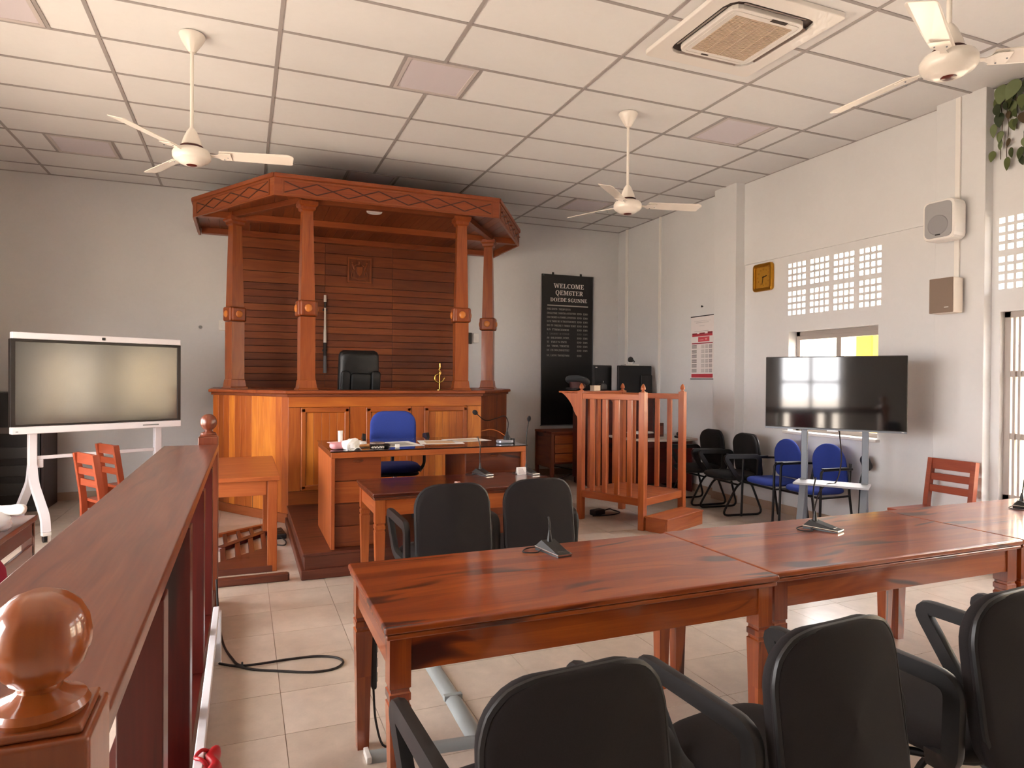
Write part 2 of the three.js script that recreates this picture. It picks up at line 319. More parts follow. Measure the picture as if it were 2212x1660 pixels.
{ const w = windowAt(1, 5.875, -5.83, -4.68, 0.95, 2.08, [-5.255], []); mesh('sash_rail', B(5.85, 5.88, 1.985, 2.03, -5.8, -4.7, 0.003), K.frameAlu, w); mesh('window_sill', B(5.7, 5.9, 0.925, 0.955, -5.86, -4.65, 0.005), K.white, w); }
{ const w = windowAt(2, 5.81, -3.55, -2.05, 0.55, 2.1, [-2.8], [1.08, 1.59]); mesh('sash_stile', [B(5.795, 5.82, 0.6, 2.05, -3.475, -3.455, 0.002), B(5.795, 5.82, 0.6, 2.05, -3.435, -3.415, 0.002)], K.frameAlu, w); }
windowAt(3, 5.81, -1.4, 0.1, 0.55, 2.1, [-0.65], [1.08, 1.59]);
winL.forEach((r, k) => windowAt(4 + k, X0 - 0.12, ...r, [(r[0] + r[1]) / 2], [1.5], false));
// ---------- outside ----------
{
  const g = mesh('ground', B(-60, 60, -0.5, -0.4, -60, 60, 0), std({ color: '#cfc3b2', roughness: 0.9 }), scene); g.userData.kind = 'structure';
  const b = thing('yellow_building', 'cream and yellow building seen outside through the right hand windows', 'building');
  const cream = std({ color: '#f6ecd6', roughness: 0.8 }), yellow = std({ color: '#f4dca8', roughness: 0.8 }), brown = std({ color: '#b59c90', roughness: 0.5 });
  mesh('wall', B(11, 11.3, -0.4, 3.4, -16, 8, 0), cream, b);
  for (const z of [-6.9, -3.4, 0.4, 4.2]) {
    mesh('recess_wall', B(10.96, 11.02, -0.1, 2.6, z, z + 1.4, 0.01), yellow, b);
    const w = mesh('window', B(10.9, 10.98, 0.75, 2.15, z + 0.28, z + 0.74, 0.01), K.white, b);
    for (let k = 0; k < 4; k++) mesh('pane', B(10.885, 10.905, 0.82 + k * 0.33, 1.1 + k * 0.33, z + 0.31, z + 0.71, 0), brown, w);
  }
  rebase(b);
  const col = thing('veranda_column', 'bright yellow column outside at the right edge of the small window', 'column', [7.62, -0.4, -6.3]);
  mesh('shaft', B(-0.13, 0.13, 0, 2.7, -0.13, 0.13, 0.02), std({ color: '#f0c31c', roughness: 0.7 }), col); mesh('base', B(-0.18, 0.18, 0, 0.3, -0.18, 0.18, 0.02), std({ color: '#e0b41c', roughness: 0.7 }), col);
  const r = thing('veranda_railing', 'pale blue grey railing outside the tall window at the right edge', 'railing', [8, -0.4, -1.5]), blue = std({ color: '#8f97b5', roughness: 0.5 });
  mesh('top_rail', B(-0.04, 0.04, 1.32, 1.38, -5, 5, 0.01), blue, r); mesh('bottom_rail', B(-0.03, 0.03, 0.4, 0.45, -5, 5, 0.01), blue, r);
  for (let k = 0; k < 26; k++) mesh('baluster', B(-0.02, 0.02, 0.42, 1.34, -5 + k * 0.4 - 0.025, -4.975 + k * 0.4 + 0.02, 0.004), blue, r);
}

// ---------- the judge's bench under its canopy ----------
const XC = 1.495;
// a run of upright boards along a line in plan, from (xa, za) to (xb, zb), facing outwards
function boards(parent, name, xa, za, xb, zb, y0, y1, w, mats, t = 0.02) {
  const L = Math.hypot(xb - xa, zb - za), n = Math.round(L / w), ry = -Math.atan2(zb - za, xb - xa);
  for (let k = 0; k < n; k++) {
    const s = L / n, d = rnd() * 0.0015, g = B(-s / 2 + 0.0008, s / 2 - 0.0008, y0, y1, -t + d, d, 0.0025, 'y');
    const m = mesh(name, g, mats[Math.floor(rnd() * mats.length)], parent); const f = (k + 0.5) / n; m.position.set(xa + (xb - xa) * f, 0, za + (zb - za) * f); m.rotation.y = ry;
  }
}
function barBetween(parent, name, xa, za, xb, zb, y0, y1, t, mat, out = 0, r = 0.005) {
  const L = Math.hypot(xb - xa, zb - za), m = mesh(name, B(-L / 2, L / 2, y0, y1, -t + out, out, r, 'x'), mat, parent);
  m.position.set((xa + xb) / 2, 0, (za + zb) / 2); m.rotation.y = -Math.atan2(zb - za, xb - xa); return m;
}
{
  const b = thing('judge_bench', 'tall orange varnished judge bench with three framed front panels and splayed sides', 'judge bench');
  const F = -7.26, E = -8.37, fx = 1.06, ex = 1.815, L = XC - fx, R = XC + fx;
  mesh('carcass', plan([[L + 0.02, F - 0.03], [R - 0.02, F - 0.03], [XC + ex - 0.02, E - 0.01], [XC + ex - 0.02, Z0 + 0.02], [XC - ex + 0.02, Z0 + 0.02], [XC - ex + 0.02, E - 0.01]], 0, 1.33, 0, [[[L + 0.2, F - 0.3], [R - 0.2, F - 0.3], [XC + ex - 0.3, E], [XC + ex - 0.3, Z0 + 0.1], [XC - ex + 0.3, Z0 + 0.1], [XC - ex + 0.3, E]]], 'y'), K.panel[3], b);
  boards(b, 'board', XC - ex, E, L, F, 0.1, 1.34, 0.105, K.bench);
  boards(b, 'board', R, F, XC + ex, E, 0.1, 1.34, 0.105, K.panel);
  boards(b, 'board', XC - ex, Z0 + 0.02, XC - ex, E, 0.1, 1.34, 0.15, K.panel);
  boards(b, 'board', XC + ex, E, XC + ex, Z0 + 0.02, 0.1, 1.34, 0.15, K.panel);
  // front: stiles, rails and three raised panels
  mesh('front_rail', B(L, R, 1.21, 1.34, F - 0.022, F, 0.003), K.bench[0], b);
  mesh('front_rail', B(L, R, 0.1, 0.33, F - 0.022, F, 0.003), K.bench[3], b);
  const P = [[0.56, 1.06], [1.235, 1.735], [1.88, 2.39]], edges = [L, ...P.flat(), R];
  for (let k = 0; k < 8; k += 2) mesh('stile', B(edges[k] + 0.001, edges[k + 1] - 0.001, 0.332, 1.208, F - 0.022, F - 0.001, 0.003, 'y'), K.bench[k === 6 ? 1 : 2], b);
  for (const [a, c] of P) {
    boards(b, 'panel_board', a + 0.05, F - 0.008, c - 0.05, F - 0.008, 0.38, 1.16, 0.075, [K.bench[0], K.bench[0], K.bench[1]], 0.012);
    const mo = mesh('panel_moulding', [B(a, c, 1.15, 1.21, F - 0.02, F + 0.012, 0.012, 'x'), B(a, c, 0.33, 0.39, F - 0.02, F + 0.012, 0.012, 'x'), B(a, a + 0.055, 0.34, 1.2, F - 0.02, F + 0.012, 0.012, 'y'), B(c - 0.055, c, 0.34, 1.2, F - 0.02, F + 0.012, 0.012, 'y')], K.bench[2], b);
  }
  for (const [xa, za, xb, zb] of [[XC - ex, E, L, F], [L, F, R, F], [R, F, XC + ex, E]]) barBetween(b, 'skirting_board', xa, za, xb, zb, 0, 0.1, 0.03, K.panel[1], 0.014);
  const o = 0.05, ring_ = (d) => [[L - d * 0.6, F + d], [R + d * 0.6, F + d], [XC + ex + d, E + d * 0.4], [XC + ex + d, Z0 + 0.02], [XC - ex - d, Z0 + 0.02], [XC - ex - d, E + d * 0.4]];
  const inner = [[L + 0.25, F - 0.42], [R - 0.25, F - 0.42], [XC + ex - 0.42, E - 0.1], [XC + ex - 0.42, Z0 + 0.06], [XC - ex + 0.42, Z0 + 0.06], [XC - ex + 0.42, E - 0.1]];
  mesh('bench_top', plan(ring_(o), 1.348, 1.386, 0.012, [inner], 'x'), K.canopy, b);
  mesh('cornice_moulding', plan(ring_(0.022), 1.318, 1.348, 0.006, [inner], 'x'), K.panel[3], b);
  mesh('inner_floor', B(XC - 1.4, XC + 1.4, 0, 0.62, Z0 + 0.12, -7.75, 0.004), K.dark, b);
  rebase(b);
}
{
  const c = thing('bench_canopy', 'carved wooden canopy on four tapered posts above the judge bench', 'canopy');
  const F = -7.12, E = -8.5, fx = 1.215, ex = 2.04, W = Z0 + 0.03, y0 = 3.362, y1 = 3.59, L = XC - fx, R = XC + fx;
  const runs = [[XC - ex, W, XC - ex, E], [XC - ex, E, L, F], [L, F, R, F], [R, F, XC + ex, E], [XC + ex, E, XC + ex, W]];
  runs.forEach(([xa, za, xb, zb], k) => {
    const len = Math.hypot(xb - xa, zb - za), ry = -Math.atan2(zb - za, xb - xa);
    const f = barBetween(c, 'fascia_board', xa, za, xb, zb, y0, y1 - 0.03, 0.03, k === 2 ? K.canopy : K.panel[1], 0, 0.004);
    barBetween(c, 'cornice', xa, za, xb, zb, y1 - 0.045, y1, 0.06, K.canopy, 0.02, 0.01);
    mesh('carved_border', [B(-len / 2 + 0.09, len / 2 - 0.09, y0 + 0.012, y0 + 0.03, 0, 0.007, 0.003, 'x'), B(-len / 2 + 0.09, len / 2 - 0.09, y1 - 0.075, y1 - 0.055, 0, 0.007, 0.003, 'x'), B(-len / 2 + 0.075, -len / 2 + 0.095, y0 + 0.012, y1 - 0.055, 0, 0.007, 0.003, 'y'), B(len / 2 - 0.095, len / 2 - 0.075, y0 + 0.012, y1 - 0.055, 0, 0.007, 0.003, 'y')], K.panel[0], f);
    const n = Math.max(3, Math.round((len - 0.2) / 0.34)), s = (len - 0.2) / n, h = y1 - 0.08 - y0 - 0.035, a = Math.atan2(h, s), q = Math.hypot(h, s);
    for (let i = 0; i < n; i++) for (const d of [-1, 1]) { const l = mesh('lattice_strip', B(-q / 2, q / 2, -0.006, 0.006, 0, 0.004, 0.002, 'x'), K.groove, f); l.position.set(-len / 2 + 0.1 + s * (i + 0.5), (y0 + y1) / 2 - 0.02, 0.001 + d * 0.0004); l.rotation.z = d * a; }
  });
  const top = [[L, F - 0.02], [R, F - 0.02], [XC + ex - 0.02, E], [XC + ex - 0.02, W], [XC - ex + 0.02, W], [XC - ex + 0.02, E]];
  mesh('roof_board', plan(top, 3.545, 3.565, 0, [], 'x'), K.panel[3], c);
  for (let x = XC - ex + 0.03; x < XC + ex - 0.05; x += 0.118) { // soffit boards run from the wall to the front
    const q = Math.max(Math.abs(x + 0.058 - XC), Math.abs(x - XC)) , z = q < fx ? F - 0.032 : F - 0.032 - (q - fx) / (ex - fx) * (F - E);
    mesh('soffit_board', B(x, Math.min(x + 0.116, XC + ex - 0.03), 3.452, 3.466, W, z, 0.003, 'z'), K.panel[Math.floor(rnd() * 4)], c);
  }
  for (const [z, w] of [[-8.5, 2.0], [W + 0.05, 2.0]]) mesh('beam', B(XC - w, XC + w, 3.375, 3.452, z - 0.05, z + 0.05, 0.006, 'x'), K.canopy, c);
  for (const s of [-1, 1]) barBetween(c, 'beam', XC + s * 1.6, -8.45, XC + s * 0.86, -7.4, 3.39, 3.452, 0.08, K.panel[3], 0.04);
  mesh('beam', B(XC - 0.86, XC + 0.86, 3.39, 3.452, -7.5, -7.42, 0.006, 'x'), K.panel[3], c);
  // posts: base, tapered shaft, block with round bosses, capital
  const prism = (ls) => { const g = []; for (let i = 0; i + 1 < ls.length; i++) { const [ya, a] = ls[i], [yb, b2] = ls[i + 1]; g.push(uvw(new THREE.CylinderGeometry(b2 * Math.SQRT2, a * Math.SQRT2, yb - ya, 4, 1).rotateY(Math.PI / 4).translate(0, (ya + yb) / 2, 0).toNonIndexed(), 'y')); } g.forEach((q) => q.computeVertexNormals()); return g; };
  for (const [x, z, ry] of [[XC - 0.8675, -7.45, 0.12], [XC + 0.8675, -7.45, -0.12], [XC - 1.59, -8.5, 0.5], [XC + 1.59, -8.5, -0.5]]) {
    const p = mesh('post', [...prism([[1.386, 0.108], [1.398, 0.108], [1.41, 0.094], [1.49, 0.084], [1.497, 0.078], [2.17, 0.078]]), ...prism([[2.345, 0.073], [3.33, 0.054]])], K.column, c);
    p.position.set(x, 0, z); p.rotation.y = ry;
    mesh('post_block', [B(-0.108, 0.108, 2.175, 2.345, -0.085, 0.085, 0.022, 'y'), B(-0.085, 0.085, 2.178, 2.342, -0.108, 0.108, 0.022, 'y')], K.canopy, p);
    for (let k = 0; k < 4; k++) { const q = mesh('boss', uvw(new THREE.SphereGeometry(0.042, 16, 10).scale(1, 1, 0.45).translate(0, 2.26, 0.108), 'y'), K.boss, p); q.rotation.y = k * Math.PI / 2; }
    mesh('capital', prism([[3.3, 0.055], [3.315, 0.075], [3.345, 0.078], [3.36, 0.098], [3.4, 0.1], [3.41, 0.075], [3.452, 0.075]]), K.canopy, p);
  }
  rebase(c);
}
{
  const w = thing('plank_backboard', 'wall of dark reddish horizontal planks behind the judge chair', 'wall panelling'), xs = [XC - 1.61, 1.045, 1.985, XC + 1.61];
  mesh('backing', B(xs[0] + 0.01, xs[3] - 0.01, 0.62, 3.45, Z0 + 0.004, Z0 + 0.03, 0.002), K.groove, w);
  let y = 0.63; const r = rng(31);
  while (y < 3.43) {
    const h = y > 2.72 ? 0.152 : 0.094, e = Math.min(3.445, y + h);
    for (let k = 0; k < 3; k++) mesh('plank', B(xs[k] + 0.001, xs[k + 1] - 0.001, y + 0.003, e - 0.003, Z0 + 0.03, Z0 + 0.046 + r() * 0.003, 0.004, 'x'), K.panel[Math.floor(r() * 4)], w);
    y = e;
  }
  rebase(w);
}
{ // carved coat of arms
  const e = thing('carved_plaque', 'square carved wooden coat of arms plaque on the plank wall', 'plaque', [1.513, 3.035, Z0 + 0.048]), m = K.panel[3];
  mesh('board', B(-0.16, 0.16, -0.175, 0.175, 0, 0.014, 0.004, 'y'), m, e);
  mesh('frame', [B(-0.17, 0.17, 0.15, 0.18, 0, 0.03, 0.006, 'x'), B(-0.17, 0.17, -0.18, -0.15, 0, 0.03, 0.006, 'x'), B(-0.17, -0.14, -0.16, 0.16, 0, 0.03, 0.006, 'y'), B(0.14, 0.17, -0.16, 0.16, 0, 0.03, 0.006, 'y')], K.panel[0], e);
  const blob = (x, y, a, b, r, d = 0.016) => uvw(new THREE.SphereGeometry(1, 12, 8).scale(a, b, d).rotateZ(r).translate(x, y, 0.014), 'y');
  for (const s of [-1, 1]) mesh('supporter', [blob(s * 0.085, 0.045, 0.016, 0.052, s * -0.35), blob(s * 0.1, 0.105, 0.017, 0.02, 0), blob(s * 0.1, -0.03, 0.012, 0.05, s * 0.3), blob(s * 0.072, -0.035, 0.011, 0.05, s * -0.25), blob(s * 0.058, 0.065, 0.03, 0.01, s * -0.7), blob(s * 0.108, -0.085, 0.012, 0.03, s * 0.1)], K.panel[0], e);
  mesh('shield', uvw(ext([[-0.042, 0.05], [0.042, 0.05], [0.042, -0.02], [0.025, -0.062], [0, -0.085], [-0.025, -0.062], [-0.042, -0.02]], 0.018, 0.004).translate(0, 0, 0.012), 'y'), K.panel[1], e);
  mesh('crest', [blob(0, 0.078, 0.03, 0.014, 0), blob(0, 0.108, 0.018, 0.025, 0.2), blob(0.012, 0.128, 0.014, 0.012, 0)], K.panel[0], e);
  mesh('scroll', uvw(sweep(smooth([[-0.11, -0.1, 0.018], [-0.05, -0.118, 0.022], [0, -0.123, 0.022], [0.05, -0.118, 0.022], [0.11, -0.1, 0.018]], 16), [[-0.011, -0.004], [0.011, -0.004], [0.011, 0.004], [-0.011, 0.004]], V(0, 0, 1)), 'x'), K.panel[0], e);
}
{ // furled pole on the plank wall
  const p = thing('ceremonial_staff', 'narrow black and white upright staff hanging on the plank wall beside the judge chair', 'staff', [1.043, 1.585, Z0 + 0.085]);
  const w = std({ color: '#e9dfd6', roughness: 0.5 }), g = std({ color: '#6d6a6c', roughness: 0.5 }), bk = std({ color: '#1a1112', roughness: 0.5 });
  for (const [y0, y1, r0, r1, m, n] of [[0, 0.24, 0.024, 0.021, g, 'grip'], [0.24, 0.42, 0.021, 0.024, bk, 'band'], [0.42, 0.6, 0.021, 0.019, w, 'sleeve'], [0.6, 0.9, 0.016, 0.013, w, 'shaft'], [0.9, 0.98, 0.015, 0.016, bk, 'band'], [0.98, 1.075, 0.02, 0.018, w, 'head']]) mesh(n, cyl(r1, r0, y1 - y0, 0, y0, 0, 14), m, p);
  mesh('bracket', [B(-0.03, 0.03, 0.3, 0.33, -0.04, 0.0, 0.004), B(-0.03, 0.03, 0.86, 0.89, -0.04, 0.0, 0.004)], bk, p);
}
{
  const d = thing('downlight', 'small round white light set in the canopy soffit', 'light', [1.4, 3.452, -7.74]);
  mesh('rim', lathe([[0.0, -0.004], [0.062, -0.008], [0.085, -0.018], [0.09, -0.006], [0.088, 0], [0, 0]]), K.white, d); mesh('lens', lathe([[0, -0.012], [0.05, -0.013], [0.06, -0.008], [0, -0.006]]), K.paper, d);
}
{ // judge's leather chair
  const j = thing('executive_chair', 'high backed black leather judge chair behind the bench', 'chair', [1.345, 0.62, -8.05], Math.PI + 0.08);
  // local: the sitter faces -z; here turned to face the room
  const bend = (x, y, z) => [x, y, z + 0.5 * x * x + 0.10 * (y + 0.1) * (y + 0.1)];
  mesh('backrest', pad(0.52, 0.82, 0.12, 0.07, 0.1, 0.25, bend, 56, 12, 0.94).rotateX(-0.12).translate(0, 0.83, 0.26), K.leather, j);
  for (const s of [-1, 1]) mesh('back_bolster', pad(0.115, 0.5, 0.07, 0.04, 0.04, 0.4, null).rotateX(-0.12).translate(s * 0.185, 0.74, 0.185), K.leather, j);
  mesh('head_cushion', pad(0.46, 0.3, 0.08, 0.06, 0.03, 0.3, bend).rotateX(-0.12).translate(0, 1.06, 0.222), K.leather, j);
  mesh('lumbar_cushion', pad(0.25, 0.46, 0.07, 0.04, 0.04, 0.35, null).rotateX(-0.12).translate(0, 0.73, 0.19), K.leather, j);
  mesh('seat', pad(0.52, 0.5, 0.12, 0.1, 0.06, 0.3).rotateX(-Math.PI / 2).translate(0, 0.47, 0), K.leather, j);
  for (const s of [-1, 1]) { mesh('armrest', pad(0.07, 0.3, 0.05, 0.03, 0.03, 0.4).rotateX(-Math.PI / 2).translate(s * 0.3, 0.69, 0.05), K.leather, j); mesh('arm_bracket', sweep(corners([V(s * 0.3, 0.68, -0.05), V(s * 0.31, 0.5, -0.02), V(s * 0.24, 0.42, 0.05)], 0.05), ring(0.02, 8), null), K.blackPlastic, j); }
  mesh('gas_column', cyl(0.03, 0.03, 0.36, 0, 0.08, 0), K.chrome, j);
  for (let k = 0; k < 5; k++) { const a = k * Math.PI * 2 / 5, f = mesh('base_arm', tube([V(0, 0.1, 0), V(Math.cos(a) * 0.3, 0.07, Math.sin(a) * 0.3)], 0.02, 8), K.blackPlastic, j); mesh('castor', uvw(new THREE.CylinderGeometry(0.03, 0.03, 0.04, 12).rotateX(Math.PI / 2).rotateY(-a).translate(Math.cos(a) * 0.3, 0.03, Math.sin(a) * 0.3), 'y'), K.blackPlastic, f); }
}
{
  const o = thing('brass_ornament', 'slender brass scales ornament standing on the right of the bench top', 'ornament', [2.1, 1.386, -7.42]);
  mesh('foot', lathe([[0, 0], [0.035, 0], [0.035, 0.006], [0.012, 0.014], [0, 0.016]]), K.brass, o);
  mesh('stem', cyl(0.004, 0.006, 0.2, 0, 0.01, 0, 8), K.brass, o);
  mesh('crescent', tube(smooth([[-0.012, 0.19, 0], [-0.05, 0.165, 0], [-0.055, 0.12, 0], [-0.02, 0.09, 0], [0.03, 0.1, 0], [0.062, 0.145, 0]], 24), 0.008, 8), K.brass, o);
  mesh('figure', tube(smooth([[0.0, 0.17, 0], [0.012, 0.2, 0], [-0.004, 0.235, 0], [0.006, 0.27, 0], [0.002, 0.31, 0]], 20), 0.009, 8), K.brass, o);
}
// ---------- the clerk's platform, desk and chair ----------
{
  const p = thing('clerk_platform', 'low dark brown wooden platform under the clerk desk', 'platform');
  mesh('deck', B(0.42, 2.5, 0.172, 0.197, -7.22, -5.18, 0.006, 'x'), K.dark, p); mesh('riser', B(0.43, 2.49, 0.07, 0.172, -7.21, -5.195, 0.004, 'x'), K.dark, p);
  mesh('skirting_board', B(0.405, 2.505, 0, 0.075, -7.22, -5.17, 0.008, 'x'), K.dark, p); rebase(p);
}
{
  const d = thing('clerk_desk', 'wooden clerk desk with glass top and two pedestals on the platform', 'desk'), y = 0.197, a = 0.625, b = 2.25, f = -5.225, k = -6.17;
  mesh('desktop', B(a, b, 0.905, 0.948, k, f, 0.004, 'x'), K.tableDark, d);
  mesh('front_edge', B(a, b, 0.9, 0.947, f - 0.01, f + 0.006, 0.004, 'x'), K.dock, d);
  mesh('glass_sheet', B(a - 0.008, b + 0.008, 0.949, 0.957, k - 0.005, f + 0.012, 0.002), phy({ color: '#4a3a36', roughness: 0.03, clearcoat: 1, clearcoatRoughness: 0.02, transmission: 0.6, thickness: 0, ior: 1.5 }), d);
  mesh('side_panel', B(a, a + 0.03, y, 0.905, k + 0.02, f, 0.004, 'y'), K.dock, d); mesh('side_panel', B(b - 0.03, b, y, 0.905, k + 0.02, f, 0.004, 'y'), K.dock, d);
  for (const [x0, x1, ms] of [[a + 0.03, 1.02, [K.canopy, K.dock, K.panel[3], K.panel[2]]], [1.72, b - 0.03, [K.tableDark, K.tableDark, K.panel[2], K.panel[3]]]]) {
    const q = mesh('pedestal', B(x0, x1, y, 0.9, k + 0.3, f - 0.06, 0.003, 'y'), K.panel[2], d);
    [[0.72, 0.895], [0.545, 0.712], [0.37, 0.537], [y + 0.01, 0.362]].forEach(([c, e], i) => mesh('pedestal_board', B(x0 + 0.004, x1 - 0.004, c, e, f - 0.062, f - 0.045, 0.003, 'x'), ms[i], q));
    mesh('drawer_pull', uvw(new THREE.SphereGeometry(0.02, 12, 8).scale(2, 0.5, 0.5).translate((x0 + x1) / 2, 0.87, f - 0.04), 'x'), K.panel[3], q);
  }
  rebase(d);
}
// items on the glass; y of its surface
const GY = 0.958;
{
  let o = thing('hand_cream_tube', 'upright white tube at the left end of the clerk desk', 'tube', [0.72, GY, -5.42]);
  mesh('tube', lathe([[0, 0], [0.022, 0], [0.022, 0.03], [0.018, 0.036], [0.019, 0.11], [0.02, 0.14], [0, 0.141]]), K.white, o); mesh('cap', lathe([[0, 0], [0.023, 0], [0.023, 0.03], [0, 0.031]]), K.paper, o);
  o = thing('tissue_packet', 'pink open tissue packet beside the white tube', 'packet', [0.71, GY, -5.36], 0.25);
  mesh('sleeve', pad(0.15, 0.09, 0.055, 0.02, 0.02, 0.35).rotateX(-Math.PI / 2).translate(0, 0.028, 0), std({ color: '#f0a8ae', roughness: 0.5 }), o);
  mesh('flap', B(-0.09, 0.0, 0.05, 0.056, -0.05, 0.03, 0.003), std({ color: '#f6c0bf', roughness: 0.5 }), o);
  const crumple = (x, z, r, label, sy) => {
    const g = new THREE.IcosahedronGeometry(r, 3), p = g.attributes.position, n = noise2(9 + Math.round(x * 100));
    for (let i = 0; i < p.count; i++) { const a = p.getX(i), b = p.getY(i), c = p.getZ(i), q = 0.72 + 0.5 * n(8 + a / r * 2.6 + c / r * 1.7, 8 + b / r * 2.9 + c / r, 64, 64); p.setXYZ(i, a * q * 1.15, Math.max(-r * 0.6, b * q) * sy + r * 0.6 * sy, c * q); }
    g.computeVertexNormals(); const t = thing('crumpled_tissue', label, 'tissue', [x, GY, z]); mesh('wad', uvw(g), K.paper, t); mesh('fold', uvw(pad(r * 1.7, r * 1.2, 0.006, r * 0.3, r * 0.2, 0.3, (u, v, w) => [u, v, w + 0.012 * Math.sin(u * 70)]).rotateX(-Math.PI / 2).translate(r * 0.3, 0.006, r * 0.5)), K.paper, t);
  };
  crumple(0.79, -5.31, 0.062, 'large crumpled white tissue near the left front corner of the clerk desk', 0.95);
  crumple(0.905, -5.62, 0.05, 'smaller flat white tissue behind the rubber band on the clerk desk', 0.5);
  o = thing('finger_puppet', 'small tan wooden stick lying among the clerk desk items', 'stick', [0.905, GY, -5.44], 0.2);
  mesh('body', uvw(new THREE.CapsuleGeometry(0.012, 0.06, 6, 12).rotateZ(Math.PI / 2).translate(0, 0.012, 0), 'x'), std({ color: '#d9965a', roughness: 0.6 }), o); mesh('tip', uvw(new THREE.SphereGeometry(0.014, 12, 8).translate(0.042, 0.014, 0), 'x'), std({ color: '#e3a870', roughness: 0.6 }), o);
  o = thing('ink_pad', 'black round ink stamp case on the clerk desk', 'stamp pad', [1.045, GY, -5.46]);
  mesh('case', lathe([[0, 0], [0.08, 0], [0.085, 0.012], [0.07, 0.022], [0, 0.024]]), K.blackPlastic, o); mesh('lid', lathe([[0, 0.022], [0.062, 0.023], [0.058, 0.034], [0, 0.038]]).translate(-0.02, 0, -0.02), std({ color: '#8d7a70', roughness: 0.4 }), o);
  o = thing('bead_bracelet', 'shiny ring of beads at the front of the clerk desk', 'bracelet', [1.0, GY, -5.32]);
  for (let k = 0; k < 12; k++) mesh('bead', uvw(new THREE.SphereGeometry(0.008, 10, 8).translate(0.045 * Math.cos(k * Math.PI / 6), 0.008, 0.03 * Math.sin(k * Math.PI / 6)), 'x'), std({ color: '#d8cfc6', roughness: 0.2, metalness: 0.5 }), o);
  o = thing('white_die', 'tiny white cube near the front edge of the clerk desk glass', 'cube', [1.155, GY, -5.31]); mesh('cube', B(-0.017, 0.017, 0, 0.03, -0.014, 0.014, 0.004), K.white, o);
  const sheet = (x, z, w, d, ry, label, tint) => { const t = thing('paper_sheet', label, 'paper', [x, 0.9575, z], ry); mesh('sheet', B(-w / 2, w / 2, 0, 0.0012, -d / 2, d / 2, 0), K.paper, t); mesh('print', B(-w * 0.36, w * 0.3, 0.0012, 0.0016, -d * 0.3, d * 0.36, 0), std({ color: tint, roughness: 0.8 }), t); };
  sheet(1.24, -5.62, 0.3, 0.42, 0.1, 'printed sheet under the glass nearest the ink stamp case', '#a9a7a2'); sheet(1.62, -5.68, 0.38, 0.34, -0.15, 'printed sheet in front of the blue chair on the clerk desk', '#d9b48e'); sheet(1.9, -5.8, 0.36, 0.3, 0.2, 'rightmost printed sheet on the clerk desk glass', '#d8c0a4');
}
function swivelChair(name, label, pos, turn, cloth, cloth2) {
  const c = thing(name, label, 'chair', pos, turn);
  const bend = (x, y, z) => [x, y, z - 0.35 * x * x];
  mesh('backrest', pad(0.47, 0.45, 0.075, 0.13, 0.1, 0.3, bend, 60, 12, 0.96).rotateX(-0.1).translate(0, 0.77, 0.25), cloth, c);
  mesh('back_shell', pad(0.45, 0.43, 0.03, 0.13, 0.1, 0.3, bend).rotateX(-0.1).translate(0, 0.77, 0.295), K.blackPlastic, c);
  mesh('seat', pad(0.48, 0.46, 0.085, 0.12, 0.12, 0.35).rotateX(-Math.PI / 2).translate(0, 0.455, 0), cloth2, c);
  mesh('seat_pan', pad(0.44, 0.42, 0.04, 0.1, 0.1, 0.3).rotateX(-Math.PI / 2).translate(0, 0.405, 0), K.blackPlastic, c);
  mesh('back_bar', bent([[0, 0.4, 0.1], [0, 0.4, 0.3], [0, 0.72, 0.31]], 0.018, 0.08), K.blackMetal, c);
  for (const s of [-1, 1]) { mesh('armrest', sweep(corners([V(s * 0.24, 0.41, 0.02), V(s * 0.29, 0.47, 0.04), V(s * 0.3, 0.75, 0.14), V(s * 0.305, 0.775, -0.12), V(s * 0.3, 0.66, -0.15)], 0.05), [[-0.024, -0.014], [0.024, -0.014], [0.024, 0.014], [-0.024, 0.014]], V(s, 0.2, 0)), K.blackPlastic, c); }
  mesh('gas_column', [cyl(0.02, 0.02, 0.2, 0, 0.2, 0, 16), cyl(0.03, 0.03, 0.16, 0, 0.07, 0, 16)], K.chrome, c);
  mesh('lever', bent([[0, 0.38, 0], [0.18, 0.37, 0.03], [0.24, 0.35, 0.04]], 0.006, 0.02), K.blackMetal, c);
  for (let k = 0; k < 5; k++) { const a = k * Math.PI * 2 / 5 + 0.3, f = mesh('base_arm', tube([V(0, 0.09, 0), V(Math.cos(a) * 0.29, 0.06, Math.sin(a) * 0.29)], 0.018, 8), K.blackPlastic, c); mesh('castor', uvw(new THREE.CylinderGeometry(0.026, 0.026, 0.04, 12).rotateX(Math.PI / 2).rotateY(-a).translate(Math.cos(a) * 0.28, 0.026, Math.sin(a) * 0.28), 'y'), K.blackPlastic, f); }
  return c;
}
swivelChair('swivel_chair', 'bright blue swivel chair behind the clerk desk', [1.375, 0.197, -6.42], Math.PI - 0.12, K.blueFabric, K.blueDeep);

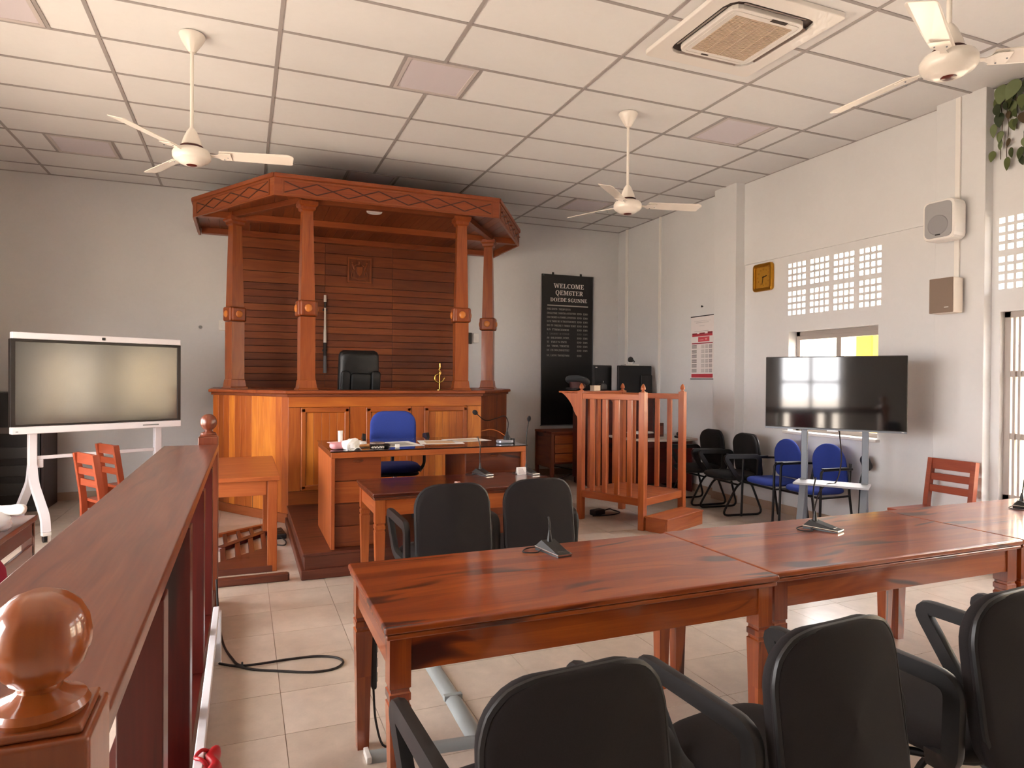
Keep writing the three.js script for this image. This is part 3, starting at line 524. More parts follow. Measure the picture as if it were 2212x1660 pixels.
// ---------- tables ----------
function makeTable(name, label, w, d, h, pos, turn, mat, group) {
  const t = thing(name, label, 'table', pos, turn, group), a = w / 2, b = d / 2;
  mesh('tabletop', [B(-a, a, h - 0.026, h, -b, b, 0.008, 'x'), B(-a + 0.006, a - 0.006, h - 0.046, h - 0.027, -b + 0.006, b - 0.006, 0.007, 'x')], mat, t);
  const s = 0.02, l = 0.068, ap = (x0, x1, z0, z1, g) => mesh('apron', B(x0, x1, h - 0.155, h - 0.046, z0, z1, 0.003, g), mat, t);
  ap(-a + s + l, a - s - l, b - s - 0.028, b - s - 0.006, 'x'); ap(-a + s + l, a - s - l, -b + s + 0.006, -b + s + 0.028, 'x');
  ap(-a + s + 0.006, -a + s + 0.028, -b + s + l, b - s - l, 'z'); ap(a - s - 0.028, a - s - 0.006, -b + s + l, b - s - l, 'z');
  const lv = [[0, 0.023], [0.3, 0.029], [h - 0.262, 0.034], [h - 0.258, 0.0295], [h - 0.248, 0.0295], [h - 0.244, 0.034], [h - 0.222, 0.034], [h - 0.218, 0.0295], [h - 0.208, 0.0295], [h - 0.204, 0.034], [h - 0.047, 0.034]];
  for (const sx of [-1, 1]) for (const sz of [-1, 1]) {
    const g = []; for (let i = 0; i + 1 < lv.length; i++) { const [ya, p] = lv[i], [yb, q] = lv[i + 1], c = new THREE.CylinderGeometry(q * Math.SQRT2, p * Math.SQRT2, yb - ya, 4, 1, i > 0 && i < lv.length - 2).rotateY(Math.PI / 4).translate(sx * (a - s - 0.034), (ya + yb) / 2, sz * (b - s - 0.034)).toNonIndexed(); c.computeVertexNormals(); g.push(uvw(c, 'y')); }
    mesh('leg', g, mat, t);
  }
  return t;
}
makeTable('counsel_table', 'nearest of the front row tables, its left end by the barrier, with one microphone', 1.568, 0.775, 0.75, [1.19, 0, -2.418], 0, K.table);
makeTable('counsel_table', 'middle table of the front row with bright window glare on its top', 1.568, 0.765, 0.75, [2.762, 0, -2.447], 0, K.table);
makeTable('counsel_table', 'far right table of the front row beside the tall window', 1.568, 0.765, 0.75, [4.334, 0, -2.452], 0, K.table);
makeTable('registrar_table', 'dark topped table with two microphones in front of the clerk desk', 1.44, 0.69, 0.75, [1.52, 0, -4.765], 0.0, K.dock).children[0].material = K.tableDark;
{ // side table on runners at the left of the platform
  const t = thing('side_table', 'orange wooden table on runner feet between the barrier and the platform', 'table', [-0.165, 0, -6.2]), a = 0.435, b = 0.72;
  mesh('tabletop', B(-a, a, 0.715, 0.75, -b, b, 0.006, 'x'), K.dock, t);
  for (const s of [-1, 1]) { mesh('apron', B(-a + 0.1, a - 0.1, 0.6, 0.714, s * b - s * 0.05 - 0.012, s * b - s * 0.05 + 0.012, 0.003, 'x'), K.dock, t); mesh('apron', B(s * (a - 0.05) - 0.012, s * (a - 0.05) + 0.012, 0.6, 0.714, -b + 0.09, b - 0.09, 0.003, 'z'), K.dock, t); }
  for (const sx of [-1, 1]) for (const sz of [-1, 1]) mesh('leg', B(sx * (a - 0.055) - 0.035, sx * (a - 0.055) + 0.035, 0, 0.714, sz * (b - 0.06) - 0.035, sz * (b - 0.06) + 0.035, 0.004, 'y'), K.dock, t);
  const r = thing('floor_runner_board', 'brown board lying on the tiles in front of the side table', 'board', [-0.35, 0, -5.24]); mesh('board', B(-0.67, 0.67, 0, 0.055, -0.035, 0.035, 0.01, 'x'), K.dark, r); mesh('end_cap', B(0.67, 0.676, 0.004, 0.05, -0.03, 0.03, 0.002), K.dark, r);
}
{ // slatted rack on the floor under the side table; corner points in plan
  const r = thing('slatted_rack', 'dark slatted wooden rack lying on the floor under the side table', 'rack');
  const top = [[-0.227, -6.86], [0.231, -7.2]], mid = [[-0.2, -6.3], [0.25, -6.9]], low = [[-0.2, -5.7], [0.22, -6.15]], L = (p, q, f) => [p[0] + (q[0] - p[0]) * f, p[1] + (q[1] - p[1]) * f];
  const bar = (n, p, q, w, y0, y1, m) => { const len = Math.hypot(q[0] - p[0], q[1] - p[1]), o = mesh(n, B(-len / 2, len / 2, y0, y1, -w / 2, w / 2, 0.004, 'x'), m, r); o.position.set((p[0] + q[0]) / 2, 0, (p[1] + q[1]) / 2); o.rotation.y = -Math.atan2(q[1] - p[1], q[0] - p[0]); };
  bar('rail', ...top, 0.06, 0, 0.03, K.dock); bar('rail', ...mid, 0.08, 0, 0.034, K.railPost);
  mesh('base_plank', plan([[-0.2, -5.5], [0.215, -5.5], [0.22, -6.15], [-0.2, -5.72]], 0, 0.05, 0.004, [], 'x'), K.dark, r);
  for (const f of [0.14, 0.4, 0.65, 0.9]) { bar('slat', L(...top, f), L(...mid, f), 0.035, 0.002, 0.026, K.railPost); bar('slat', L(...mid, f - 0.06), L(...low, f), 0.045, 0.003, 0.03, K.railPost); }
  rebase(r);
}
// ---------- the barrier with its newel posts ----------
{
  const b = thing('courtroom_barrier', 'long reddish wooden barrier with wide flat top and ball topped newel posts', 'barrier', [-0.315, 0, -2.8], -0.004);
  mesh('top_board', B(-0.16, 0.16, 1.043, 1.08, -1.93, 1.98, 0.006, 'z'), K.rail, b);
  mesh('under_rail', B(0.03, 0.13, 0.985, 1.043, -1.93, 1.86, 0.004, 'z'), K.railPost, b); mesh('under_rail', B(-0.13, -0.03, 0.985, 1.043, -1.93, 1.86, 0.004, 'z'), K.railPost, b);
  for (const x of [0.095, -0.095]) { mesh('bottom_rail', B(x - 0.045, x + 0.045, 0.03, 0.13, -1.93, 1.86, 0.004, 'z'), K.railPost, b); for (let k = x < 0 ? 2 : 0; k < 4; k++) mesh('baluster', B(x - 0.05, x + 0.05, 0.13, 0.985, 1.02 - k * 0.818 - 0.1, 1.02 - k * 0.818, 0.004, 'y'), K.railPost, b); }
  for (const [z, x, m] of [[1.895, 0.108, K.newel], [-2.03, 0.095, K.rail]]) {
    const p = mesh('newel_post', [B(x - 0.06, x + 0.06, 0, 1.125, z - 0.06, z + 0.06, 0.006, 'y'), B(x - 0.052, x + 0.052, 1.125, 1.135, z - 0.052, z + 0.052, 0.004, 'y')], m, b);
    mesh('ball_finial', lathe([[0, 1.134], [0.046, 1.135], [0.05, 1.142], [0.046, 1.15], [0.03, 1.156], [0.022, 1.163], [0.0235, 1.169], [0.033, 1.176], [0.0445, 1.19], [0.0505, 1.208], [0.0515, 1.221], [0.0485, 1.24], [0.04, 1.257], [0.026, 1.269], [0.01, 1.275], [0, 1.2755]].map(([r, y]) => [r, y]), x, 0, z, 40), m === K.newel ? varnish('#a8622e', tPlain, 0.3, 1, 0.05) : K.rail, p);
  }
}
{
  const t = thing('white_floor_frame', 'white metal bar on a short leg along the foot of the barrier', 'frame', [-0.125, 0, -3.85]);
  mesh('bar', B(-0.018, 0.012, 0.27, 0.3, 0, 2.2, 0.004), K.whiteMetal, t); mesh('leg', B(-0.012, 0.022, 0.012, 0.28, 0.0, 0.03, 0.004), K.whiteMetal, t); mesh('foot', cyl(0.018, 0.02, 0.014, 0.005, 0, 0.015, 14), K.paper, t); mesh('leg', B(-0.012, 0.022, 0, 0.28, 2.17, 2.2, 0.004), K.whiteMetal, t);
  const r = thing('red_plastic_bag', 'red plastic bag hanging on the white bar by the barrier', 'bag', [-0.118, 0.02, -2.33]);
  mesh('bag', pad(0.16, 0.27, 0.05, 0.03, 0.05, 0.45, (x, y, z) => [x, y, z + 0.008 * Math.sin(x * 60 + y * 30)]).rotateY(Math.PI / 2).translate(0.03, 0.15, 0), K.red, r);
  mesh('handle', tube(smooth([[0.03, 0.26, -0.05], [0.0, 0.29, -0.03], [-0.02, 0.285, 0.0], [0.0, 0.29, 0.03], [0.03, 0.26, 0.05]], 20), 0.006, 8), K.red, r);
  const c = thing('crimson_chair', 'crimson upholstered chair seen through the gap behind the near newel post', 'chair', [-0.86, 0, -2.05], Math.PI / 2);
  mesh('backrest', pad(0.5, 0.62, 0.06, 0.06, 0.04, 0.25).translate(0, 0.7, 0.22), K.pink, c); mesh('seat', pad(0.46, 0.44, 0.07, 0.06, 0.06, 0.3).rotateX(-Math.PI / 2).translate(0, 0.43, -0.02), K.pink, c);
  for (const sx of [-1, 1]) for (const z of [-0.19, 0.2]) mesh('leg', bent([[sx * 0.2, 0.41, z], [sx * 0.22, 0, z * 1.1]], 0.012, 0.01), K.blackMetal, c);
}
// ---------- the witness dock ----------
{
  const d = thing('witness_dock', 'orange slatted wooden witness dock on legs with acorn finials and a side shelf', 'dock', [3.941, 0, -6.232], 0.4217), m = K.dock, H = 0.392;
  for (const [sx, sz] of [[-1, 1], [1, 1], [-1, -1], [1, -1]]) {
    const p = mesh('corner_post', [B(sx * H - 0.033, sx * H + 0.033, 0, 1.395, sz * H - 0.033, sz * H + 0.033, 0.004, 'y')], m, d);
    mesh('acorn_finial', lathe([[0, 1.395], [0.024, 1.395], [0.024, 1.402], [0.014, 1.408], [0.014, 1.416], [0.024, 1.422], [0.026, 1.432], [0.022, 1.45], [0.012, 1.47], [0.005, 1.478], [0, 1.479]], sx * H, 0, sz * H, 18), m, p);
  }
  const side = (turn, n) => { // a railed side, built along x at z = H and turned round the dock
    const g = (name, geo) => { const o = mesh(name, geo, m, d); o.rotation.y = turn; return o; };
    g('top_rail', B(-H + 0.033, H - 0.033, 1.312, 1.372, H - 0.024, H + 0.024, 0.004, 'x'));
    for (let k = 0; k < n; k++) { const x = -H + (k + 1) * 2 * H / (n + 1); g('baluster', B(x - 0.026, x + 0.026, 0.322, 1.312, H - 0.014, H + 0.014, 0.003, 'y')); }
  };
  side(-Math.PI / 2, 4); side(Math.PI / 2, 4); side(Math.PI, 4);
  for (let k = 0; k < 4; k++) { const o = mesh('frame_rail', B(-H + 0.033, H - 0.033, 0.242, 0.318, H - 0.026, H + 0.02, 0.004, 'x'), m, d); o.rotation.y = k * Math.PI / 2; }
  for (let k = 0; k < 6; k++) mesh('floor_board', B(-H + 0.03 + k * 0.123, -H + 0.03 + k * 0.123 + 0.121, 0.296, 0.316, -H + 0.026, H - 0.026, 0.002, 'z'), m, d);
  mesh('shelf', B(-H - 0.03, H + 0.03, 1.372, 1.392, -H - 0.3, -H + 0.03, 0.006, 'x'), m, d);
  for (const x of [-H, H]) { const s = new THREE.Shape(); s.moveTo(0, 0); s.lineTo(0.24, 0); s.quadraticCurveTo(0.13, -0.06, 0.075, -0.17); s.quadraticCurveTo(0.05, -0.24, 0, -0.27); mesh('bracket', uvw(ext(s, 0.024, 0.003).rotateY(Math.PI / 2).translate(x - 0.012, 1.372, -H - 0.033), 'y'), m, d); }
  const st = thing('dock_step', 'single orange wooden step at the open side of the witness dock', 'step', [3.941, 0, -6.232], 0.4217);
  mesh('tread', B(-0.405, 0.32, 0.13, 0.15, 0.428, 0.69, 0.004, 'x'), m, st); mesh('riser', B(-0.4, 0.315, 0, 0.13, 0.66, 0.682, 0.003, 'x'), m, st); for (const x of [-0.4, 0.295]) mesh('side_board', B(x, x + 0.02, 0, 0.13, 0.435, 0.66, 0.003, 'z'), m, st); mesh('riser', B(-0.38, 0.295, 0, 0.13, 0.435, 0.45, 0.003, 'x'), m, st);
}
const dockAt = (x, z) => [3.941 + x * 0.912 + z * 0.409, -6.232 - x * 0.409 + z * 0.912];
{
  let [x, z] = dockAt(-0.25, -0.56), o = thing('peaked_cap', 'dark peaked uniform cap resting on the dock shelf', 'cap', [x, 1.392, z], 2.2);
  const cloth = std({ color: '#23262a', roughness: 0.9 });
  mesh('crown', pad(0.27, 0.25, 0.075, 0.11, 0.11, 0.4).rotateX(-Math.PI / 2 + 0.3).translate(0, 0.115, 0), cloth, o); mesh('band', lathe([[0.083, 0.03], [0.086, 0.032], [0.092, 0.1], [0.088, 0.1], [0.083, 0.03]]), std({ color: '#3a1613', roughness: 0.7 }), o);
  mesh('peak', pad(0.17, 0.08, 0.008, 0.03, 0.035, 0.3, (a, b, c) => [a, b, c + 2 * a * a]).rotateX(-Math.PI / 2 - 0.25).translate(0, 0.022, -0.105), K.blackPlastic, o); mesh('badge', B(-0.035, 0.035, 0.012, 0.026, -0.12, -0.1, 0.004), K.chrome, o);
  [x, z] = dockAt(0.0, -0.5); o = thing('cream_card_box', 'small cream coloured box on the dock shelf behind the top rail', 'box', [x, 1.392, z], 0.42); mesh('box', B(-0.06, 0.06, 0, 0.055, -0.03, 0.03, 0.004), std({ color: '#f2e6cf', roughness: 0.6 }), o); mesh('lid', B(-0.062, 0.062, 0.055, 0.062, -0.032, 0.032, 0.003), std({ color: '#efe0c4', roughness: 0.6 }), o);
  [x, z] = dockAt(0.2, -0.55); o = thing('black_pouch', 'black rounded pouch beside the cream box on the dock shelf', 'pouch', [x, 1.392, z], 0.5); mesh('body', pad(0.14, 0.085, 0.07, 0.035, 0.02, 0.45).translate(0, 0.043, 0), K.blackPlastic, o); mesh('strap', tube(smooth([[-0.05, 0.07, 0], [0, 0.095, 0.005], [0.05, 0.07, 0], [0.075, 0.02, 0.02]], 16), 0.006, 6), K.blackMetal, o);
  o = thing('power_adapter', 'black power adapter with a looped cable on the floor under the dock', 'adapter', [3.7, 0, -6.55], 0.3); mesh('brick', B(-0.08, 0.08, 0, 0.06, -0.05, 0.05, 0.012), K.blackPlastic, o); mesh('cable', tube(smooth([[0.08, 0.03, 0], [0.16, 0.05, 0.03], [0.26, 0.02, 0], [0.28, 0.008, 0.08], [0.15, 0.008, 0.13], [-0.02, 0.008, 0.1], [-0.12, 0.008, 0.04]], 40), 0.007, 8), K.cable, o);
  o = thing('power_strip', 'black power strip on the floor between side table and platform', 'power strip', [0.3, 0, -6.72], 0.1); mesh('body', B(-0.03, 0.07, 0, 0.05, -0.15, 0.15, 0.01), K.blackPlastic, o); for (let k = 0; k < 3; k++) mesh('socket', B(-0.005, 0.045, 0.05, 0.053, -0.11 + k * 0.09, -0.05 + k * 0.09, 0.001), K.greyPlastic, o); mesh('cable', tube(smooth([[0.02, 0.02, 0.15], [0.04, 0.008, 0.3], [0.0, 0.008, 0.42], [-0.06, 0.008, 0.36], [-0.04, 0.008, 0.26]], 30), 0.006, 8), K.cable, o);
}
// ---------- visitor chairs ----------
function visitorChair(label, pos, turn, cloth, group) {
  const c = thing('visitor_chair', label, 'chair', pos, turn, group), P = (v, p, y) => v;
  const bend = (x, y, z) => [x, y, z - 0.55 * x * x + 0.12 * (y - 0.05) * (y - 0.05)];
  mesh('backrest', pad(0.465, 0.49, 0.06, 0.13, 0.09, 0.22, bend, 64, 12, 0.97).rotateX(-0.13).translate(0, 0.655, 0.235), cloth, c);
  mesh('back_shell', [pad(0.475, 0.5, 0.034, 0.135, 0.09, 0.12, bend, 64, 10, 0.97).rotateX(-0.13).translate(0, 0.655, 0.262)], cloth, c);
  mesh('edge_trim', sweep(corners(rrect(0.463, 0.488, 0.115).map(([x, y]) => { const k = 1 - 0.03 * (y / 0.49 + 0.5), q = bend(x * k, y, 0.004), v = V(...q).applyAxisAngle(V(1, 0, 0), -0.13); return v.add(V(0, 0.655, 0.262)); }), 0.02, 2), ring(0.009, 6), null, true), K.blackPlastic, c);
  mesh('seat', pad(0.48, 0.47, 0.075, 0.11, 0.11, 0.3, (x, y, z) => [x, y, z - 0.35 * x * x]).rotateX(-Math.PI / 2).translate(0, 0.445, -0.01), cloth, c);
  mesh('seat_pan', pad(0.44, 0.43, 0.03, 0.1, 0.1, 0.25).rotateX(-Math.PI / 2).translate(0, 0.402, -0.01), K.blackPlastic, c);
  mesh('back_bracket', sweep(corners([V(0, 0.395, 0.12), V(0, 0.4, 0.235), V(0, 0.52, 0.24)], 0.06), [[-0.04, -0.006], [0.04, -0.006], [0.04, 0.006], [-0.04, 0.006]], V(0, 0, 1)), K.blackPlastic, c);
  for (const s of [-1, 1]) mesh('arm_loop', sweep(corners([V(s * 0.225, 0.4, -0.02), V(s * 0.262, 0.44, -0.09), V(s * 0.268, 0.675, -0.25), V(s * 0.272, 0.665, 0.2), V(s * 0.266, 0.42, 0.19), V(s * 0.225, 0.4, 0.1)], 0.06, 6), [[-0.024, -0.016], [0.024, -0.016], [0.028, 0], [0.024, 0.016], [-0.024, 0.016], [-0.028, 0]], V(s, 0.05, 0)), K.blackPlastic, c);
  for (const s of [-1, 1]) mesh('sled_frame', bent([[s * 0.16, 0.39, 0.14], [s * 0.235, 0.35, -0.06], [s * 0.245, 0.012, -0.26], [s * 0.25, 0.012, 0.26], [s * 0.2, 0.36, 0.14], [s * 0.1, 0.385, 0.1]], 0.0125, 0.08), K.blackMetal, c);
  mesh('cross_tube', bent([[-0.235, 0.35, -0.06], [0.235, 0.35, -0.06]], 0.011, 0.01), K.blackMetal, c);
  return c;
}
const vc = visitorChair('black visitor chair nearest the barrier, its back to the camera at the front row', [0.655, 0, -1.485], 0.07, K.blackFabric);
copy(vc, [1.405, 0, -1.485], 0.08, 'second black visitor chair from the barrier at the front row');
copy(vc, [2.135, 0, -1.485], 0.07, 'third black visitor chair from the barrier, partly cut by the right photo edge');
copy(vc, [2.95, 0, -1.5], 0.05, 'rightmost black visitor chair of the front row, only an armrest showing');
copy(vc, [1.14, 0, -3.97], 0.03, 'left black chair at the registrar table with its back to the camera');
copy(vc, [1.7, 0, -3.98], 0.02, 'right black chair at the registrar table with its back to the camera');
const wc = visitorChair('black fabric armchair by the right wall next to the blue chairs', [5.24, 0, -6.18], Math.PI / 2 - 0.12, K.blackFabricWorn);
copy(wc, [5.27, 0, -6.82], Math.PI / 2 - 0.08, 'black fabric armchair by the right wall half hidden behind the dock');
// ---------- blue stacking chairs ----------
{
  const c = thing('stacking_chair', 'blue armchair by the right wall beside the black chairs', 'chair', [5.37, 0, -5.63], Math.PI / 2 - 0.1);
  const bend = (x, y, z) => [x, y, z - 0.5 * x * x];
  mesh('backrest', pad(0.43, 0.43, 0.05, 0.2, 0.07, 0.25, bend).rotateX(-0.12).translate(0, 0.67, 0.2), K.blueFabric, c);
  mesh('seat', pad(0.47, 0.44, 0.07, 0.13, 0.12, 0.3).rotateX(-Math.PI / 2).translate(0, 0.43, -0.02), K.blueFabric, c);
  for (const s of [-1, 1]) {
    mesh('front_leg', bent([[s * 0.265, 0, -0.22], [s * 0.265, 0.655, -0.2], [s * 0.265, 0.655, 0.05], [s * 0.25, 0.65, 0.21]], 0.0125, 0.04), K.blackMetal, c);
    mesh('rear_leg', bent([[s * 0.245, 0, 0.25], [s * 0.245, 0.42, 0.18], [s * 0.22, 0.7, 0.22]], 0.0125, 0.05), K.blackMetal, c);
    mesh('arm_cap', B(s * 0.265 - 0.018, s * 0.265 + 0.018, 0.662, 0.675, -0.19, 0.12, 0.006), K.blackPlastic, c);
    mesh('side_rail', bent([[s * 0.265, 0.385, -0.2], [s * 0.247, 0.385, 0.19]], 0.011, 0.01), K.blackMetal, c);
  }
  mesh('front_rail', bent([[-0.265, 0.385, -0.2], [0.265, 0.385, -0.2]], 0.012, 0.01), K.blackMetal, c);
  copy(c, [5.38, 0, -5.07], Math.PI / 2 - 0.02, 'blue armchair by the right wall behind the television stand');
  const h = thing('chair_headrest_knob', 'small black rounded pad against the wall behind the right blue chair', 'pad', [5.66, 0.66, -4.72], 0.3); mesh('pad', pad(0.1, 0.16, 0.05, 0.045, 0.045, 0.4).rotateZ(-0.5).rotateY(1.2).translate(0, 0.06, 0), K.blackPlastic, h); mesh('stem', bent([[0, 0.05, 0], [-0.05, -0.1, -0.03], [-0.06, -0.66, -0.04]], 0.01, 0.05), K.blackMetal, h);
}
// ---------- wooden slat chairs ----------
function slatChair(label, pos, turn) {
  const c = thing('slat_back_chair', label, 'chair', pos, turn), m = K.chairWood; // sitter faces -z
  for (const s of [-1, 1]) { mesh('back_post', sweep(corners([V(s * 0.19, 0, 0.2), V(s * 0.19, 0.44, 0.2), V(s * 0.185, 0.86, 0.26)], 0.1), [[-0.02, -0.024], [0.02, -0.024], [0.02, 0.024], [-0.02, 0.024]], V(0, 0, 1)), m, c); mesh('front_leg', B(s * 0.19 - 0.02, s * 0.19 + 0.02, 0, 0.42, -0.22, -0.18, 0.003, 'y'), m, c); mesh('side_rail', B(s * 0.19 - 0.011, s * 0.19 + 0.011, 0.36, 0.425, -0.19, 0.18, 0.003, 'z'), m, c); }
  mesh('seat', B(-0.22, 0.22, 0.425, 0.452, -0.24, 0.18, 0.006, 'z'), m, c);
  for (const [y0, y1, z] of [[0.77, 0.862, 0.25], [0.675, 0.735, 0.238], [0.575, 0.635, 0.222]]) mesh('back_slat', B(-0.17, 0.17, y0, y1, z - 0.01, z + 0.012, 0.003, 'x').clone(), m, c);
  mesh('front_rail', B(-0.17, 0.17, 0.36, 0.425, -0.21, -0.19, 0.003, 'x'), m, c);
  return c;
}
const sc = slatChair('red brown slat back wooden chair by the wall beyond the far right table', [5.31, 0.015, -3.8], Math.PI / 2);
sc.position.y = 0; 
copy(sc, [-1.02, 0, -6.72], -Math.PI / 2 + 0.55, 'nearer of two wooden slat chairs behind the barrier');
copy(sc, [-1.0, 0, -7.55], -Math.PI / 2 + 0.55, 'farther of two wooden slat chairs behind the barrier');

// ---------- ceiling fittings ----------
{
  const where = ['at the far left ceiling edge near the top of the photo', 'far left over the interactive display', 'in the middle of the ceiling near the left fan', 'above the wooden canopy, mostly hidden', 'right of the small ceiling fan', 'far right above the small ceiling fan blades'];
  const frame = std({ color: '#cfc6c2', roughness: 0.5 }), diff = std({ color: '#ddd5da', roughness: 0.45 });
  lightSpots.forEach(([x, z], k) => {
    const l = thing('ceiling_light', 'square grey panel light ' + where[k], 'light', [x, CH, z], 0, 'square ceiling panel lights');
    mesh('frame', [B(-0.285, 0.285, -0.002, 0.03, 0.255, 0.285, 0.002), B(-0.285, 0.285, -0.002, 0.03, -0.285, -0.255, 0.002), B(-0.285, -0.255, -0.002, 0.03, -0.255, 0.255, 0.002), B(0.255, 0.285, -0.002, 0.03, -0.255, 0.255, 0.002)], frame, l);
    mesh('diffuser', B(-0.256, 0.256, 0.005, 0.011, -0.256, 0.256, 0), diff, l);
  });
}
{ // air conditioner cassette
  const a = thing('air_conditioner', 'square white ceiling air conditioner with louvred beige grille', 'air conditioner', [3.21, CH, -3.725], 0), S = 0.475;
  const cream = phy({ color: '#efe9e2', roughness: 0.4, clearcoat: 0.3 }), darkM = std({ color: '#3a2a26', roughness: 0.6 }), beige = std({ color: '#d6c2ab', roughness: 0.7 });
  const flat = (pts, y0, y1, holes, m, n, p = a) => mesh(n, plan(pts, y0, y1, Math.min(0.006, (y1 - y0) / 3), holes), m, p);
  flat(rrect(0.95, 0.95, 0.03), -0.03, 0.004, [rrect(0.72, 0.72, 0.1).reverse()], cream, 'outer_panel');
  flat(rrect(0.72, 0.72, 0.1), -0.006, 0.0, [], darkM, 'air_slot');
  flat(rrect(0.615, 0.615, 0.07), -0.042, -0.006, [], cream, 'centre_panel');
  flat(rrect(0.56, 0.56, 0.04), -0.0455, -0.043, [rrect(0.545, 0.545, 0.035).reverse()], cream, 'panel_rib');
  for (let k = 0; k < 4; k++) { const l = mesh('louvre', B(-0.25, 0.25, -0.004, 0.004, -0.014, 0.014, 0.003), std({ color: '#8c7d76', roughness: 0.4 }), a); l.position.set(0.337 * Math.cos(k * Math.PI / 2), -0.022, 0.337 * Math.sin(k * Math.PI / 2)); l.rotation.y = -k * Math.PI / 2 + Math.PI / 2; l.rotation.order = 'YXZ'; l.rotation.x = 0.5; }
  mesh('grille_back', B(-0.235, 0.235, -0.043, -0.041, -0.235, 0.235, 0), beige, a);
  const sl = []; for (let k = 0; k < 34; k++) sl.push(B(-0.235, 0.235, -0.0475, -0.042, -0.232 + k * 0.0139, -0.232 + k * 0.0139 + 0.007, 0)); mesh('grille_slats', sl, beige, a).userData.kind = 'stuff';
  for (const x of [-0.12, 0.0, 0.12]) mesh('grille_bar', B(x - 0.005, x + 0.005, -0.0485, -0.042, -0.235, 0.235, 0.001), std({ color: '#c4ae98', roughness: 0.6 }), a);
  mesh('display_window', B(0.02, 0.15, -0.047, -0.042, 0.262, 0.29, 0.002), darkM, a); mesh('name_plate', B(-0.12, -0.06, -0.0465, -0.042, -0.278, -0.264, 0.001), darkM, a);
}
function ceilingFan(label, pos, dirs) { // pos: centre of the motor; blades at given angles
  const f = thing('ceiling_fan', label, 'ceiling fan', pos), top = CH - pos[1], m = K.fanWhite;
  mesh('ceiling_cup', lathe([[0, top], [0.085, top], [0.088, top - 0.012], [0.07, top - 0.05], [0.03, top - 0.115], [0.02, top - 0.125], [0, top - 0.125]]), m, f);
  mesh('down_rod', cyl(0.0125, 0.0125, top - 0.21, 0, 0.1, 0, 14), m, f);
  mesh('lower_cup', lathe([[0, 0.195], [0.018, 0.195], [0.035, 0.17], [0.06, 0.11], [0.068, 0.075], [0.06, 0.065], [0, 0.065]]), m, f);
  mesh('rotor_gap', cyl(0.075, 0.075, 0.025, 0, 0.045, 0), std({ color: '#4a201a', roughness: 0.5 }), f);
  mesh('motor', lathe([[0, 0.055], [0.08, 0.055], [0.115, 0.04], [0.128, 0.015], [0.126, -0.015], [0.11, -0.035], [0.085, -0.045], [0.082, -0.05], [0.06, -0.062], [0, -0.066]]), m, f);
  mesh('hub_disc', lathe([[0, -0.0655], [0.036, -0.0645], [0.03, -0.069], [0, -0.071]]), std({ color: '#5d2018', roughness: 0.3 }), f);
  const s = new THREE.Shape(); s.moveTo(0.0, -0.055); s.lineTo(0.46, -0.066); s.quadraticCurveTo(0.505, -0.06, 0.505, -0.03); s.lineTo(0.49, 0.055); s.quadraticCurveTo(0.48, 0.066, 0.45, 0.066); s.lineTo(0.0, 0.055); s.quadraticCurveTo(-0.02, 0, 0, -0.055);
  const base = ext(s, 0.004, 0.0015, [], 1).rotateX(-Math.PI / 2); { const p = base.attributes.position; for (let i = 0; i < p.count; i++) { const z = p.getZ(i); p.setY(i, p.getY(i) + 1.5 * z * z); } base.computeVertexNormals(); }
  for (const d of dirs) {
    const b = mesh('blade', uvw(base.clone().rotateX(-0.26).translate(0.19, 0.012, 0), 'x', 0, 0), m, f); b.rotation.y = d * Math.PI / 180;
    mesh('blade_arm', uvw(ext([[0.09, -0.02], [0.16, -0.014], [0.2, -0.045], [0.265, -0.045], [0.265, 0.045], [0.2, 0.045], [0.16, 0.014], [0.09, 0.02]], 0.004, 0.001).rotateX(-Math.PI / 2).rotateX(-0.2).translate(0, 0.008, 0), 'x'), m, b);
    for (const [x, z] of [[0.215, -0.025], [0.245, 0.02]]) mesh('screw', cyl(0.004, 0.004, 0.004, x, -0.004, z, 8), K.steel, b);
  }
  return f;
}
ceilingFan('white ceiling fan at the left, over the barrier and canopy corner', [-0.345, 3.09, -5.245], [-10, -125, 118]);
ceilingFan('smaller looking white ceiling fan hanging beyond the witness dock', [3.245, 3.1, -5.234], [-14, -138, 112]);
ceilingFan('large white ceiling fan cut by the top right corner of the photo', [3.225, 3.09, -2.245], [89, -154, -34]);
// ---------- right wall fittings ----------
const onRight = (name, label, cat, y, z, x = X1) => thing(name, label, cat, [x, y, z], -Math.PI / 2); // local x runs towards the back wall's right, z out of the wall
{
  const c = onRight('wall_clock', 'square gold wall clock beside the pilaster', 'clock', 2.752, -6.215, X1 - 0.001);
  mesh('case', uvw(ext(rrect(0.315, 0.33, 0.04), 0.045, 0.012, [rrect(0.235, 0.245, 0.012).reverse()]), 'x'), K.gold, c);
  mesh('dial_plate', B(-0.12, 0.12, -0.125, 0.125, 0.003, 0.02, 0), K.goldFace, c); mesh('dial', new THREE.PlaneGeometry(0.236, 0.246).toNonIndexed().translate(0, 0, 0.0215), canvasMat(256, 256, (g, w) => { g.fillStyle = '#c08c2e'; g.fillRect(0, 0, w, w); g.fillStyle = '#8a5a14'; g.font = 'bold 30px sans-serif'; g.textAlign = 'center'; g.textBaseline = 'middle'; for (let k = 1; k <= 12; k++) g.fillText(String(k), 128 + 98 * Math.sin(k * Math.PI / 6), 128 - 98 * Math.cos(k * Math.PI / 6)); }, { roughness: 0.4, metalness: 0.3 }), c);
  const hand = (n, L, w, a) => { const h = mesh(n, B(-w, w, -0.015, L, 0.024, 0.027, 0.001), std({ color: '#2a1406', roughness: 0.5 }), c); h.rotation.z = -a; };
  hand('hour_hand', 0.062, 0.005, 76 * Math.PI / 180); hand('minute_hand', 0.088, 0.003, 192 * Math.PI / 180);
}
